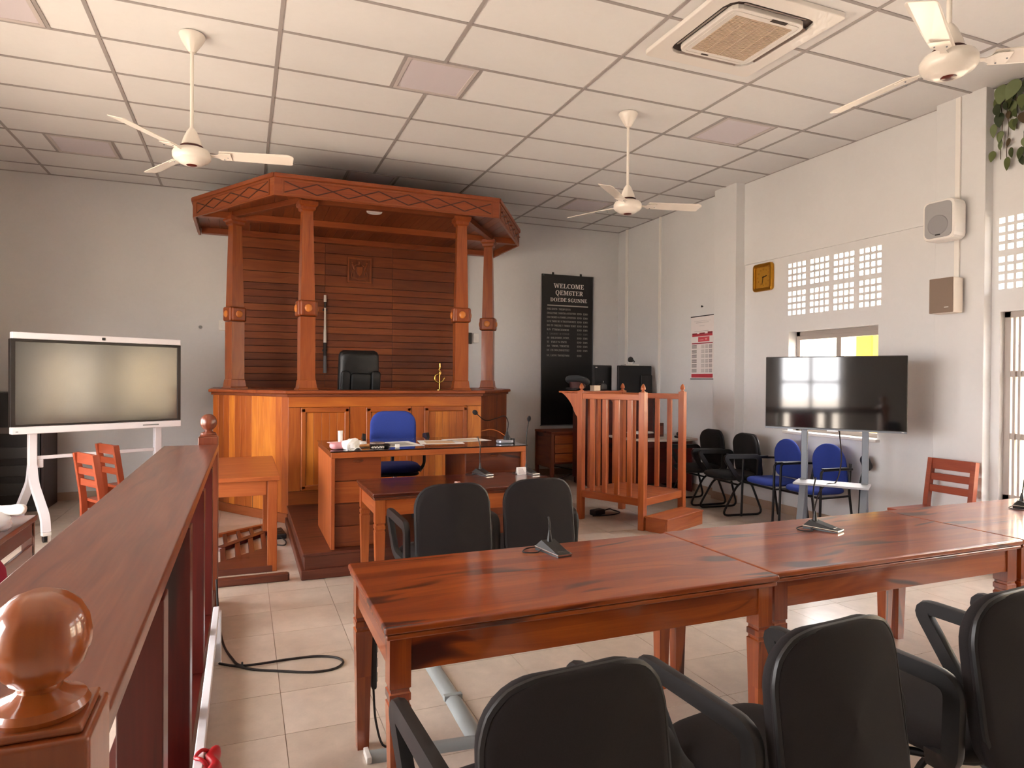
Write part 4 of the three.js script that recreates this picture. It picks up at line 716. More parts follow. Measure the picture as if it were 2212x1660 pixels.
{
  const c = onRight('wall_calendar', 'tall white and red paper wall calendar hanging left of the pilaster', 'calendar', 1.965, -7.36, X1 - 0.001);
  const m = canvasMat(320, 600, (g, w, h) => {
    g.fillStyle = '#efe7e4'; g.fillRect(0, 0, w, h); g.fillStyle = '#c9c2c0'; g.fillRect(40, 44, 240, 3); g.fillRect(70, 58, 180, 5); g.fillRect(120, 90, 70, 4); g.fillRect(50, 140, 200, 5);
    g.fillStyle = '#c2404c'; g.fillRect(18, 168, 284, 24); g.fillStyle = '#8c2f3a'; g.fillRect(18, 160, 70, 14); g.fillRect(120, 158, 76, 16); g.fillRect(236, 152, 66, 20); g.fillStyle = '#d5505a'; g.fillRect(104, 198, 158, 46); g.fillStyle = '#f0a0a0'; g.fillRect(120, 224, 60, 6); g.fillRect(200, 214, 30, 14);
    g.fillStyle = '#a73a44'; g.fillRect(14, 254, 292, 10);
    for (let r = 0; r < 6; r++) { const y = 274 + r * 46; g.fillStyle = '#6f6764'; for (let k = 0; k < 4; k++) g.fillRect(14, y + k * 9, 70, 5); [[150, '#b5aeaa'], [204, '#a39b98'], [258, '#6a5f62']].forEach(([x, c2]) => { g.fillStyle = c2; for (let i = 0; i < 4; i++) for (let k = 0; k < 4; k++) g.fillRect(x + i * 11, y + k * 9, 8, 6); }); }
    g.fillStyle = '#c9424e'; g.fillRect(10, 552, 300, 36);
  });
  mesh('sheet', B(-0.24, 0.24, -0.425, 0.425, 0.002, 0.006, 0), K.paper, c); mesh('print', new THREE.PlaneGeometry(0.48, 0.85).toNonIndexed().translate(0, 0, 0.0072), m, c); mesh('top_bar', B(-0.245, 0.245, 0.42, 0.432, 0.001, 0.012, 0.003), K.greyPlastic, c); mesh('bottom_bar', B(-0.245, 0.245, -0.432, -0.42, 0.001, 0.012, 0.003), K.greyPlastic, c);
  const n = onRight('wall_nail', 'small dark nail in the wall above the calendar', 'nail', 2.52, -7.36, X1 + 0.004); mesh('head', lathe([[0, 0], [0.013, 0], [0.013, 0.006], [0, 0.008]]).rotateX(Math.PI / 2).translate(0, 0, 0.02), K.greyPlastic, n); mesh('shank', uvw(new THREE.CylinderGeometry(0.005, 0.005, 0.03, 8).rotateX(Math.PI / 2).translate(0, 0, 0.005)), K.greyPlastic, n);
}
{ // loudspeakers and trunking on the near pilaster
  const y = 2.895, z = -3.93;
  let s = thing('wall_speaker', 'upper white wall loudspeaker with round cone grille on the pilaster', 'speaker', [5.545, 2.895, -3.88], -Math.PI / 2 + 0.08);
  const grille = std({ color: '#a6a5a6', roughness: 0.7 }), brownG = std({ color: '#8a7768', roughness: 0.8 });
  mesh('cabinet', uvw(ext(rrect(0.27, 0.34, 0.05), 0.17, 0.02), 'y').translate(0, 0, -0.08), K.white, s); mesh('grille', uvw(ext(rrect(0.225, 0.3, 0.04), 0.01, 0.004), 'y').translate(0, 0, 0.086), grille, s);
  mesh('cone_ring', lathe([[0, 0], [0.085, 0], [0.08, 0.004], [0.03, 0.001], [0, 0.003]]).rotateX(Math.PI / 2).translate(0.0, -0.045, 0.096), std({ color: '#979698', roughness: 0.7 }), s); mesh('badge', B(-0.022, 0.022, -0.132, -0.12, 0.096, 0.1, 0.002), K.blackPlastic, s);
  mesh('bracket', B(-0.03, 0.03, -0.1, 0.1, -0.12, -0.06, 0.01), K.white, s);
  s = thing('wall_speaker', 'lower boxy wall loudspeaker with flat brown grille on the pilaster', 'speaker', [5.57, 2.255, -3.87], -Math.PI / 2 + 0.05);
  mesh('cabinet', uvw(ext(rrect(0.205, 0.3, 0.012), 0.13, 0.008), 'y').translate(0, 0, -0.055), std({ color: '#f3e8da', roughness: 0.5 }), s); mesh('grille', B(-0.1, 0.1, -0.147, 0.147, 0.074, 0.082, 0.004), brownG, s); mesh('badge', B(0.03, 0.065, -0.105, -0.099, 0.082, 0.085, 0.001), K.white, s);
  mesh('bracket', sweep(smooth([[0.02, 0.1, -0.05], [0.03, 0.06, -0.1], [0.03, -0.05, -0.105], [0.02, -0.1, -0.05]], 16), [[-0.03, -0.006], [0.03, -0.006], [0.03, 0.006], [-0.03, 0.006]], V(0, 0, 1)), std({ color: '#f3e8da', roughness: 0.5 }), s);
  const duct = (label, x, za, zb, y0, y1) => { const t = thing('cable_trunking', label, 'trunking'); mesh('duct', B(x - 0.016, x, y0, y1, za, zb, 0.003, 'y'), K.white, t); mesh('cover', B(x - 0.02, x - 0.015, y0 + 0.002, y1 - 0.002, za - 0.001, zb + 0.001, 0.002, 'y'), K.white, t); rebase(t); };
  duct('white cable trunking down the near pilaster behind the loudspeakers', 5.66, -3.86, -3.82, 2.35, CH); duct('thin white trunking down the right wall closest to the room corner', X1, -9.305, -9.245, 0.1, CH); duct('thin white trunking down the right wall beside the monitors', X1, -8.375, -8.335, 0.1, CH);
}
{ // damp stained wall with trailing ivy at the top right
  const v = thing('trailing_ivy', 'dark green ivy hanging down the wall at the top right corner', 'plant'), r = rng(5);
  const greens = ['#3f4a22', '#566030', '#2f3a20', '#6f7a52', '#4a3c22'].map((c) => std({ color: c, roughness: 0.7 }));
  const leaf = (w, h) => { const s = new THREE.Shape(); s.moveTo(0, 0); s.bezierCurveTo(-w * 0.7, -h * 0.1, -w * 0.6, -h * 0.6, 0, -h); s.bezierCurveTo(w * 0.6, -h * 0.6, w * 0.7, -h * 0.1, 0, 0); const g = ext(s, 0.003, 0.001); const p = g.attributes.position; for (let i = 0; i < p.count; i++) p.setZ(i, p.getZ(i) + 2.2 * p.getX(i) ** 2 + 0.2 * p.getY(i) ** 2); g.computeVertexNormals(); return uvw(g, 'y', 0, 0); };
  const shapes = [leaf(0.09, 0.14), leaf(0.07, 0.12), leaf(0.12, 0.2)];
  for (let k = 0; k < 9; k++) {
    const z = -3.55 + k * 0.06, len = 0.25 + 0.5 * r(), pts = []; for (let i = 0; i <= 6; i++) pts.push([X1 - 0.02 - 0.012 * r(), CH - 0.01 - len * i / 6, z + 0.03 * (r() - 0.5)]);
    const st = mesh('stem', tube(smooth(pts, 20), 0.003, 5), greens[4], v);
    const n = Math.round(len * 14); for (let i = 0; i < n; i++) { const f = i / n, l = mesh('leaf', shapes[f < 0.5 ? Math.floor(r() * 3) : 1], greens[Math.floor(r() * 5)], v); l.position.set(X1 - 0.035 - 0.03 * r(), CH - 0.01 - len * f, z + 0.07 * (r() - 0.5)); l.rotation.set(0.3 * (r() - 0.5), -Math.PI / 2 + 0.9 * (r() - 0.5), 0.9 * (r() - 0.5), 'YXZ'); l.scale.setScalar(0.5 + 0.5 * r()); }
  }
  rebase(v);
}
// ---------- back wall fittings ----------
{
  const h = thing('notice_board', 'tall black honours board with white lettering hanging beside the canopy', 'board', [4.808, 1.987, Z0 + 0.004]);
  const m = canvasMat(560, 1480, (g, w, hh) => {
    g.fillStyle = '#141213'; g.fillRect(0, 0, w, hh); g.fillStyle = '#efe9e2'; g.textAlign = 'center';
    g.font = 'bold 62px serif'; g.fillText('WELCOME', w / 2 + 10, 128); g.fillText('QEM6TER', w / 2 + 14, 196); g.font = 'bold 50px serif'; g.fillText('DOEDE SGUNNE', w / 2 + 10, 262);
    g.fillStyle = '#b9b3ac'; g.fillRect(54, 296, 452, 11); g.textAlign = 'left'; g.fillStyle = '#c4beb7'; g.font = 'bold 25px serif';
    const L = ['SNEI ENTTS   TMERPYENTS', 'EMGLLTNMIE  TOMNTH & OTTIETTIEN', 'ENO TMOMEN  & TOMMUL,ETTIETIEEN', 'EO NC TMMEI ME  NI TMGSTTEDUMETE', 'BNO  TN  DMEEME T  TMMEIE TEMET', 'B/N  TTMMCUDMNI', 'T    LMGMMIT  M NTTMGIE', 'A0   SMLINMMT, DTMT,', 'TI   TMLT N-TMTI', 'A0   TMMI, TMMTIE', 'NN   ETI CMNI,TMNEITTIET', 'NN,  EAINNI  TMNMEIVMMI'];
    L.forEach((t, i) => { g.globalAlpha = i === 6 ? 0.55 : 0.9; g.fillText(t, 50, 346 + i * 40.5 + (i === 11 ? 12 : 0), i < 1 ? 260 : i < 5 ? 322 : 250); if (i > 0) { g.fillText('IEND', 384, 346 + i * 40.5 + (i === 11 ? 12 : 0), 52); if (i < 11) g.fillText('IEMN', 452, 346 + i * 40.5, 52); } });
  }, { roughness: 0.35 });
  const front = mesh('board', B(-0.455, 0.455, -1.198, 1.198, 0.004, 0.03, 0.003), std({ color: '#141213', roughness: 0.35 }), h);
  const face = new THREE.PlaneGeometry(0.9, 2.385); mesh('lettering', face.toNonIndexed().translate(0, 0, 0.0312), m, h);
  mesh('edge_trim', [B(0.448, 0.462, -1.2, 1.2, 0.0, 0.034, 0.002, 'y'), B(-0.462, 0.462, -1.206, -1.19, 0.0, 0.034, 0.002)], K.steel, h);
  for (const x of [-0.255, 0.24]) mesh('hanger', B(x - 0.018, x + 0.018, 1.195, 1.235, 0.002, 0.012, 0.005), K.greyPlastic, h);
  mesh('corner_clip', B(-0.45, -0.42, 1.165, 1.195, 0.03, 0.036, 0.004), K.chrome, h);
}
{
  const p = (label, x, y, c2) => { const t = thing('wall_socket', label, 'socket', [x, y, Z0]); mesh('plate', uvw(ext(rrect(0.085, 0.14, 0.012), 0.014, 0.004)), c2, t); mesh('rocker', B(-0.015, 0.015, -0.03, 0.03, 0.012, 0.02, 0.003), K.white, t); };
  p('white switch plate on the back wall left of the canopy post', -0.26, 2.2, K.white); p('white switch plate on the back wall between the two right canopy posts', 3.27, 2.14, K.white);
  const k = thing('wall_plug', 'small grey fixing on the blank back wall above the interactive display', 'fixing', [-0.52, 2.17, Z0]); mesh('cap', lathe([[0, 0], [0.022, 0], [0.02, 0.012], [0, 0.014]]).rotateX(Math.PI / 2), K.grey, k); mesh('screw', lathe([[0, 0.013], [0.008, 0.013], [0, 0.017]]).rotateX(Math.PI / 2), K.steel, k);
  const b = thing('dark_wall_box', 'small dark box fixed to the right edge of the plank wall', 'box', [3.155, 2.13, Z0 + 0.002]); mesh('box', B(-0.03, 0.035, -0.085, 0.085, 0, 0.05, 0.006), K.blackPlastic, b); mesh('lid', B(-0.026, 0.031, -0.08, 0.08, 0.05, 0.056, 0.003), K.greyPlastic, b);
}
// ---------- screens ----------
{ // interactive display on a white rolling stand
  const t = thing('interactive_display', 'large wide interactive display on a white wheeled stand at the left', 'display', [-1.31, 0, -7.74], 0.513), h0 = 0.977, h1 = 1.925, a = 0.765;
  mesh('top_bar', B(-a + 0.005, a, h1 - 0.062, h1, -0.055, 0.02, 0.008, 'x'), K.whiteMetal, t); mesh('camera', B(-0.016, 0.016, h1 - 0.045, h1 - 0.018, 0.018, 0.026, 0.004), K.blackPlastic, t);
  mesh('bezel', [B(-a - 0.005, a + 0.003, h0 + 0.07, h1 - 0.063, -0.06, 0.0, 0.006), B(-a - 0.005, -a + 0.033, h0 + 0.07, h1 - 0.063, -0.02, 0.012, 0.003, 'y'), B(a - 0.033, a + 0.003, h0 + 0.07, h1 - 0.063, -0.02, 0.012, 0.003, 'y'), B(-a, a, h1 - 0.09, h1 - 0.063, -0.02, 0.012, 0.003), B(-a, a, h0 + 0.07, h0 + 0.088, -0.02, 0.012, 0.003)], K.bezel, t);
  mesh('screen', B(-a + 0.034, a - 0.034, h0 + 0.086, h1 - 0.088, -0.002, 0.004, 0.0), K.screenMatte, t);
  const bb = mesh('bottom_bar', B(-a, a, h0, h0 + 0.068, -0.05, 0.03, 0.008, 'x'), K.whiteMetal, t); mesh('pen_tray', B(0.37, 0.53, h0 + 0.028, h0 + 0.04, 0.028, 0.034, 0.003), K.grey, bb); mesh('badge', B(-0.735, -0.715, h0 + 0.02, h0 + 0.028, 0.029, 0.032, 0.001), K.grey, bb);
  for (const s of [-1, 1]) {
    const x = s * 0.57; mesh('upright', B(x - 0.035, x + 0.035, 0.62, 1.5, -0.13, -0.07, 0.008, 'y'), K.whiteMetal, t);
    for (const d of [-1, 1]) { mesh('leg', sweep(corners([V(x, 0.68, -0.1), V(x, 0.5, -0.1 + d * 0.05), V(x, 0.22, -0.1 + d * 0.36), V(x, 0.09, -0.1 + d * 0.38)], 0.08), [[-0.034, -0.025], [0.034, -0.025], [0.034, 0.025], [-0.034, 0.025]], V(0, 0, 1)), K.whiteMetal, t); const c = mesh('castor', uvw(new THREE.CylinderGeometry(0.036, 0.036, 0.022, 16).rotateZ(Math.PI / 2).translate(x - 0.018, 0.036, -0.1 + d * 0.4), 'y'), K.blackPlastic, t); mesh('castor_fork', [B(x - 0.04, x + 0.03, 0.06, 0.09, -0.1 + d * 0.4 - 0.03, -0.1 + d * 0.4 + 0.03, 0.005), B(x + 0.0, x + 0.03, 0.0, 0.07, -0.1 + d * 0.4 - 0.02, -0.1 + d * 0.4 + 0.02, 0.006)], K.white, c); }
  }
  mesh('cross_bar', B(-0.55, 0.55, 0.72, 0.755, -0.115, -0.085, 0.005, 'x'), K.whiteMetal, t);
  mesh('cable_bracket', B(-0.53, -0.48, 0.64, 0.72, -0.11, -0.09, 0.006), K.whiteMetal, t);
}
{ // television on a grey stand
  const t = thing('television', 'wide black television in front of the small window', 'television', [4.87, 1.083, -4.408], -0.963), w = 0.572;
  mesh('casing', B(-w, w, 0, 0.66, -0.035, 0.006, 0.006), K.bezel, t); mesh('screen', B(-w + 0.006, w - 0.006, 0.018, 0.652, 0.004, 0.008, 0), K.screen, t); mesh('bottom_trim', B(-w, w, -0.004, 0.012, -0.03, 0.009, 0.003), K.steel, t); mesh('badge', B(-0.045, 0.045, -0.012, 0.0, -0.005, 0.01, 0.002), K.chrome, t); mesh('rear_housing', B(-0.32, 0.32, 0.05, 0.45, -0.09, -0.03, 0.02), K.blackPlastic, t); mesh('led', B(w - 0.04, w - 0.02, 0.003, 0.009, 0.007, 0.011, 0.001), K.white, t);
  const s = thing('television_stand', 'grey steel stand with a small shelf holding the television', 'stand', [4.87, 0, -4.408], -0.963);
  for (const k of [-1, 1]) {
    const x = k * 0.25; mesh('upright', B(x - 0.026, x + 0.026, 0, 1.45, -0.16, -0.1, 0.006, 'y'), K.steel, s);
    mesh('front_leg', sweep([V(x, 0.62, -0.08), V(x, 0.0, 0.22)], [[-0.026, -0.02], [0.026, -0.02], [0.026, 0.02], [-0.026, 0.02]], V(0, 0, 1)), K.steel, s); mesh('foot_bar', B(x - 0.026, x + 0.026, 0, 0.03, -0.3, 0.26, 0.006, 'z'), K.steel, s); mesh('mount_arm', B(x - 0.015, x + 0.015, 1.15, 1.5, -0.1, -0.09, 0.003, 'y'), K.blackMetal, s);
  }
  mesh('shelf', B(-0.3, 0.3, 0.595, 0.613, -0.12, 0.16, 0.004, 'x'), std({ color: '#a7a8ac', roughness: 0.5 }), s);
  const c = thing('hanging_cable', 'thin black cable hanging across the shelf of the television stand', 'cable', [4.87, 0, -4.408], -0.963); mesh('cable', tube(smooth([[0.05, 1.08, -0.04], [0.07, 0.8, -0.02], [0.03, 0.62, 0.02], [-0.02, 0.615, 0.1], [-0.07, 0.56, 0.175], [-0.12, 0.35, 0.18], [-0.12, 0.02, 0.2]], 40), 0.006, 6), K.cable, c); mesh('plug', B(-0.14, -0.1, 0, 0.035, 0.18, 0.23, 0.006), K.blackPlastic, c);
}
// ---------- desks and monitors in the far right corner ----------
{
  const d = thing('old_desk', 'worn dark wooden desk under the black notice board', 'desk', [4.72, 0, -9.12]), m = K.oldWood, a = 0.52, b = 0.3;
  mesh('desktop', B(-a, a, 0.715, 0.745, -b, b, 0.005, 'x'), m, d); mesh('end_panel', B(-a + 0.02, -a + 0.045, 0.2, 0.715, -b + 0.02, b - 0.02, 0.003, 'z'), m, d);
  for (const x of [-a + 0.03, a - 0.03]) for (const z of [-b + 0.03, b - 0.03]) mesh('leg', B(x - 0.025, x + 0.025, 0, 0.715, z - 0.025, z + 0.025, 0.004, 'y'), m, d);
  const q = mesh('drawer_case', B(-a + 0.06, a - 0.06, 0.26, 0.714, -b + 0.03, b - 0.05, 0.003), m, d); for (let k = 0; k < 3; k++) mesh('drawer_front', B(-a + 0.075, a - 0.075, 0.565 - k * 0.14, 0.69 - k * 0.14, b - 0.05, b - 0.03, 0.004, 'x'), K.dock, q);
  mesh('cross_brace', [tube([V(-a + 0.05, 0.03, b - 0.05), V(a - 0.05, 0.24, b - 0.05)], 0.008, 6), tube([V(-a + 0.05, 0.24, b - 0.05), V(a - 0.05, 0.03, b - 0.05)], 0.008, 6)], K.blackMetal, d);
  const e = thing('corner_desk', 'dark red desk with pale curved top behind the witness dock', 'desk', [5.22, 0, -7.75]), lite = std({ color: '#c9b9ac', roughness: 0.35 });
  mesh('desktop', plan([[-0.42, -0.45], [0.5, -0.45], [0.5, 0.35], [0.3, 0.42], [0.05, 0.42], [-0.25, 0.33], [-0.42, 0.15]], 0.705, 0.735, 0.004), lite, e); mesh('modesty_panel', B(-0.36, 0.46, 0.12, 0.705, 0.18, 0.2, 0.003, 'x'), K.railPost, e); mesh('side_panel', B(-0.38, -0.36, 0, 0.705, -0.4, 0.2, 0.003, 'y'), K.railPost, e); mesh('side_panel', B(0.44, 0.46, 0, 0.705, -0.4, 0.3, 0.003, 'y'), K.railPost, e); mesh('apron', B(-0.36, 0.44, 0.62, 0.704, 0.2, 0.3, 0.003, 'x'), K.railPost, e);
  const r = thing('raised_desk', 'taller dark wooden counter carrying the two monitors', 'counter', [5.0, 0, -8.55]); mesh('countertop', B(-0.5, 0.68, 1.27, 1.3, -0.28, 0.3, 0.005, 'x'), K.tableDark, r); mesh('front_panel', B(-0.46, 0.64, 0.08, 1.27, 0.2, 0.225, 0.004, 'x'), K.railPost, r); mesh('plinth', B(-0.46, 0.64, 0, 0.08, -0.2, 0.2, 0.004), K.railPost, r); for (const x of [-0.46, 0.615]) mesh('end_panel', B(x, x + 0.025, 0.08, 1.27, -0.25, 0.2, 0.004, 'y'), K.railPost, r);
  const mon = (label, x, z, w, ry, tagc) => { const o = thing('monitor', label, 'monitor', [x, 1.3, z], ry), h = 0.4; mesh('casing', B(-w / 2, w / 2, 0.03, 0.03 + h, -0.02, 0.015, 0.008), K.blackPlastic, o); mesh('screen', B(-w / 2 + 0.012, w / 2 - 0.012, 0.05, h + 0.015, 0.013, 0.017, 0), std({ color: '#0a0c0f', roughness: 0.4 }), o); mesh('stand', [B(-0.025, 0.025, 0, 0.2, -0.035, -0.02, 0.004), B(-0.1, 0.1, 0, 0.012, -0.09, 0.06, 0.005)], K.blackPlastic, o); if (tagc) { mesh('label', B(-w / 2 + 0.03, -w / 2 + 0.07, h - 0.01, h + 0.004, 0.016, 0.019, 0.001), K.white, o); mesh('stripe', B(0.0, 0.012, 0.17, 0.2, 0.016, 0.019, 0.001), K.white, o); } else { mesh('rear_box', B(0.09, 0.28, 0.02, 0.29, 0.014, 0.05, 0.008), K.blackPlastic, o); mesh('edge', B(w / 2 - 0.004, w / 2 + 0.004, 0.2, h + 0.02, -0.02, 0.012, 0.002), K.steel, o); } return o; };
  mon('left black monitor, angled, partly behind the notice board edge', 4.84, -8.46, 0.4, 0.35, true); mon('wide black monitor turned away, behind the dock finials', 5.36, -8.42, 0.57, -0.02, false);
  const wcam = thing('webcam', 'black round webcam on a white clip on top of the wide monitor', 'webcam', [5.32, 1.731, -8.43]); mesh('clip', B(-0.1, 0.11, 0, 0.018, -0.03, 0.03, 0.004), K.white, wcam); mesh('ball', uvw(new THREE.SphereGeometry(0.042, 16, 12).scale(1, 1.1, 1).translate(-0.02, 0.085, 0)), K.blackPlastic, wcam); mesh('neck', uvw(new THREE.SphereGeometry(0.03, 12, 8).scale(1.1, 0.7, 1).translate(-0.02, 0.036, 0)), K.white, wcam); mesh('arm', bent([[0.0, 0.1, 0], [0.035, 0.07, 0], [0.04, 0.05, 0.01]], 0.01, 0.02, 6), K.blackPlastic, wcam); mesh('cable', tube(smooth([[-0.1, 0.012, 0], [-0.14, 0.006, 0.0], [-0.19, 0.004, 0.01]], 10), 0.004, 6), K.cable, wcam);
  let o = thing('desk_phone', 'small black phone on the pale corner desk', 'phone', [5.5, 0.735, -7.5]); mesh('base', B(-0.05, 0.05, 0, 0.03, -0.06, 0.06, 0.01), K.blackPlastic, o); mesh('handset', B(-0.04, 0.04, 0.03, 0.08, -0.03, 0.03, 0.015), K.blackPlastic, o);
  o = thing('photo_frame', 'small dark framed card standing on the pale corner desk', 'frame', [5.36, 0.735, -7.75], 0.2); mesh('frame', B(-0.06, 0.06, 0, 0.19, -0.008, 0.008, 0.004), std({ color: '#5a2a20', roughness: 0.5 }), o); mesh('card', B(-0.04, 0.04, 0.03, 0.15, 0.008, 0.01, 0), std({ color: '#8c4a3c', roughness: 0.7 }), o); mesh('prop', B(-0.01, 0.01, 0, 0.12, -0.05, -0.008, 0.003), K.blackPlastic, o);
  o = thing('document_stack', 'stack of red and white documents on the corner desk seen between dock slats', 'papers', [5.02, 0.735, -7.72], 0.2); mesh('folder', B(-0.17, 0.17, 0, 0.06, -0.12, 0.12, 0.006), K.railPost, o); mesh('sheets', B(-0.16, 0.14, 0.06, 0.075, -0.1, 0.11, 0.002), K.paper, o); mesh('top_sheet', B(-0.12, 0.16, 0.075, 0.078, -0.12, 0.08, 0.0), K.paper, o);
}
// ---------- microphones ----------
function microphone(label, pos, turn, neck, head = true, group) {
  const m = thing('desk_microphone', label, 'microphone', pos, turn, group); // wedge points towards +z, the speaker's side
  const g = new THREE.BufferGeometry(), P = [[-0.052, 0, -0.085], [0.052, 0, -0.085], [0.034, 0, 0.085], [-0.034, 0, 0.085], [-0.05, 0.018, -0.085], [0.05, 0.018, -0.085], [0.033, 0.01, 0.085], [-0.033, 0.01, 0.085], [-0.034, 0.046, -0.06], [0.034, 0.046, -0.06], [0.028, 0.014, 0.075], [-0.028, 0.014, 0.075]];
  const quad = (a, b, c, d) => [a, b, c, a, c, d]; const body = (f) => { const q = new THREE.BufferGeometry(); q.setAttribute('position', new THREE.Float32BufferAttribute(f.flatMap((i) => P[i]), 3)); q.computeVertexNormals(); return uvw(q); };
  mesh('base', body([...quad(0, 1, 2, 3), ...quad(0, 4, 5, 1), ...quad(1, 5, 6, 2), ...quad(3, 7, 4, 0), ...quad(2, 6, 7, 3)]), K.blackPlastic, m);
  mesh('top_cover', body([...quad(4, 8, 9, 5), ...quad(5, 9, 10, 6), ...quad(7, 11, 8, 4), ...quad(6, 10, 11, 7), ...quad(8, 11, 10, 9)]), K.greyPlastic, m);
  mesh('silver_trim', [tube([V(-0.051, 0.016, -0.085), V(-0.0338, 0.009, 0.0855), V(0.0338, 0.009, 0.0855), V(0.051, 0.016, -0.085)], 0.004, 6)], K.chrome, m); mesh('talk_button', B(-0.02, 0.02, 0.0165, 0.0185, 0.055, 0.06, 0.0005), K.chrome, m);
  mesh('neck_boot', lathe([[0, 0], [0.013, 0], [0.01, 0.02], [0.005, 0.05], [0, 0.05]], 0, 0.04, -0.045, 14), K.blackPlastic, m);
  const pts = smooth([[0, 0.06, -0.045], ...neck], 30); mesh('gooseneck', tube(pts, 0.0038, 8), K.blackMetal, m);
  if (head) { const e = pts[pts.length - 1], d = e.clone().sub(pts[pts.length - 3]).normalize(), h = mesh('windscreen', uvw(new THREE.SphereGeometry(0.019, 16, 12).scale(0.85, 1.3, 0.85)), K.blackFabric, m); h.position.copy(e).addScaledVector(d, 0.02); h.quaternion.setFromUnitVectors(V(0, 1, 0), d); }
  mesh('cable', tube(smooth([[-0.03, 0.012, -0.085], [-0.09, 0.005, -0.1], [-0.13, 0.005, -0.05], [-0.08, 0.005, -0.02], [-0.04, 0.006, -0.05]], 24), 0.003, 6), K.cable, m);
  return m;
}
microphone('black desk microphone on the nearest front row table', [1.285, 0.75, -2.655], 0.1, [[0, 0.1, -0.046], [0, 0.135, -0.05], [0.0, 0.15, -0.055]], false);
microphone('black desk microphone with silver edge on the middle front row table', [2.79, 0.75, -2.575], 0.35, [[0, 0.12, -0.05], [0.0, 0.19, -0.055], [0.04, 0.26, -0.06]], false);
microphone('black desk microphone at the right photo edge on the far right table', [4.46, 0.75, -2.56], 0.45, [[0.01, 0.12, -0.04], [0.04, 0.2, -0.03], [0.09, 0.3, 0.02]]);
microphone('left black desk microphone on the registrar table', [1.79, 0.75, -5.02], 0.3, [[0, 0.15, -0.05], [0.003, 0.22, -0.05], [0.0, 0.3, -0.08]], false);
microphone('tall gooseneck desk microphone at the right end of the registrar table', [2.16, 0.75, -4.94], 0.25, [[0.002, 0.16, -0.05], [0.0, 0.3, -0.045], [0.025, 0.425, -0.05]]);
{
  const m = thing('conference_microphone', 'silver based gooseneck microphone on the right end of the clerk desk', 'microphone', [2.13, GY, -5.42]);
  mesh('base', uvw(ext(rrect(0.14, 0.11, 0.03), 0.03, 0.01).rotateX(-Math.PI / 2)), std({ color: '#a9acb8', roughness: 0.3, metalness: 0.4 }), m); mesh('collar', lathe([[0, 0.03], [0.035, 0.03], [0.028, 0.055], [0.014, 0.075], [0.01, 0.1], [0, 0.1]], 0.02, 0, 0), K.blackPlastic, m);
  const pts = smooth([[0.02, 0.09, 0], [0.025, 0.17, 0], [0.012, 0.26, 0], [-0.06, 0.285, 0], [-0.17, 0.225, 0.0], [-0.23, 0.215, 0], [-0.27, 0.265, 0]], 40); mesh('gooseneck', tube(smooth([[0.02, 0.09, 0], [0.03, 0.18, 0], [0.0, 0.235, 0], [-0.09, 0.215, 0], [-0.18, 0.2, 0], [-0.265, 0.262, 0]], 40), 0.004, 8), K.blackMetal, m); mesh('windscreen', uvw(new THREE.SphereGeometry(0.022, 16, 12).scale(1.15, 0.95, 1).rotateZ(-0.7).translate(-0.277, 0.272, 0)), K.blackFabric, m);
  mesh('plug', B(0.05, 0.085, 0, 0.04, -0.02, 0.03, 0.006), K.blackPlastic, m); mesh('cable', tube(smooth([[0.02, 0.05, 0.0], [-0.05, 0.1, -0.02], [-0.12, 0.12, -0.03], [-0.2, 0.105, -0.05]], 20), 0.004, 6), std({ color: '#a9632f', roughness: 0.4 }), m);
  const n = thing('name_card', 'small folded white printed card beside the tall microphone on the registrar table', 'card', [2.085, 0.75, -4.92], 0.05), cm = canvasMat(128, 96, (g, w, h) => { g.fillStyle = '#f3ecea'; g.fillRect(0, 0, w, h); g.fillStyle = '#a0848a'; for (let k = 0; k < 6; k++) g.fillRect(14, 14 + k * 13, 70 + (k * 37) % 32, 5); });
  const f = mesh('front', B(-0.042, 0.042, 0, 0.06, -0.001, 0.001, 0), K.paper, n); f.rotation.x = -0.3; const pl = mesh('print', new THREE.PlaneGeometry(0.078, 0.055).toNonIndexed().translate(0, 0.03, 0.0018), cm, f); const bk = mesh('back', B(-0.042, 0.042, 0, 0.06, -0.001, 0.001, 0), K.paper, n); bk.position.z = -0.036; bk.rotation.x = 0.3;
  const p = thing('paper_scrap', 'tiny torn scrap of pink paper on the registrar table', 'paper', [1.48, 0.7505, -4.72], 0.3); mesh('scrap', plan([[-0.02, -0.012], [0.022, -0.009], [0.016, 0.012], [-0.012, 0.01]], 0, 0.002), std({ color: '#f0c0b4', roughness: 0.8 }), p); mesh('fold', plan([[-0.02, -0.012], [0.0, -0.01], [-0.012, 0.01]], 0.002, 0.004), std({ color: '#f3cabf', roughness: 0.8 }), p);
}
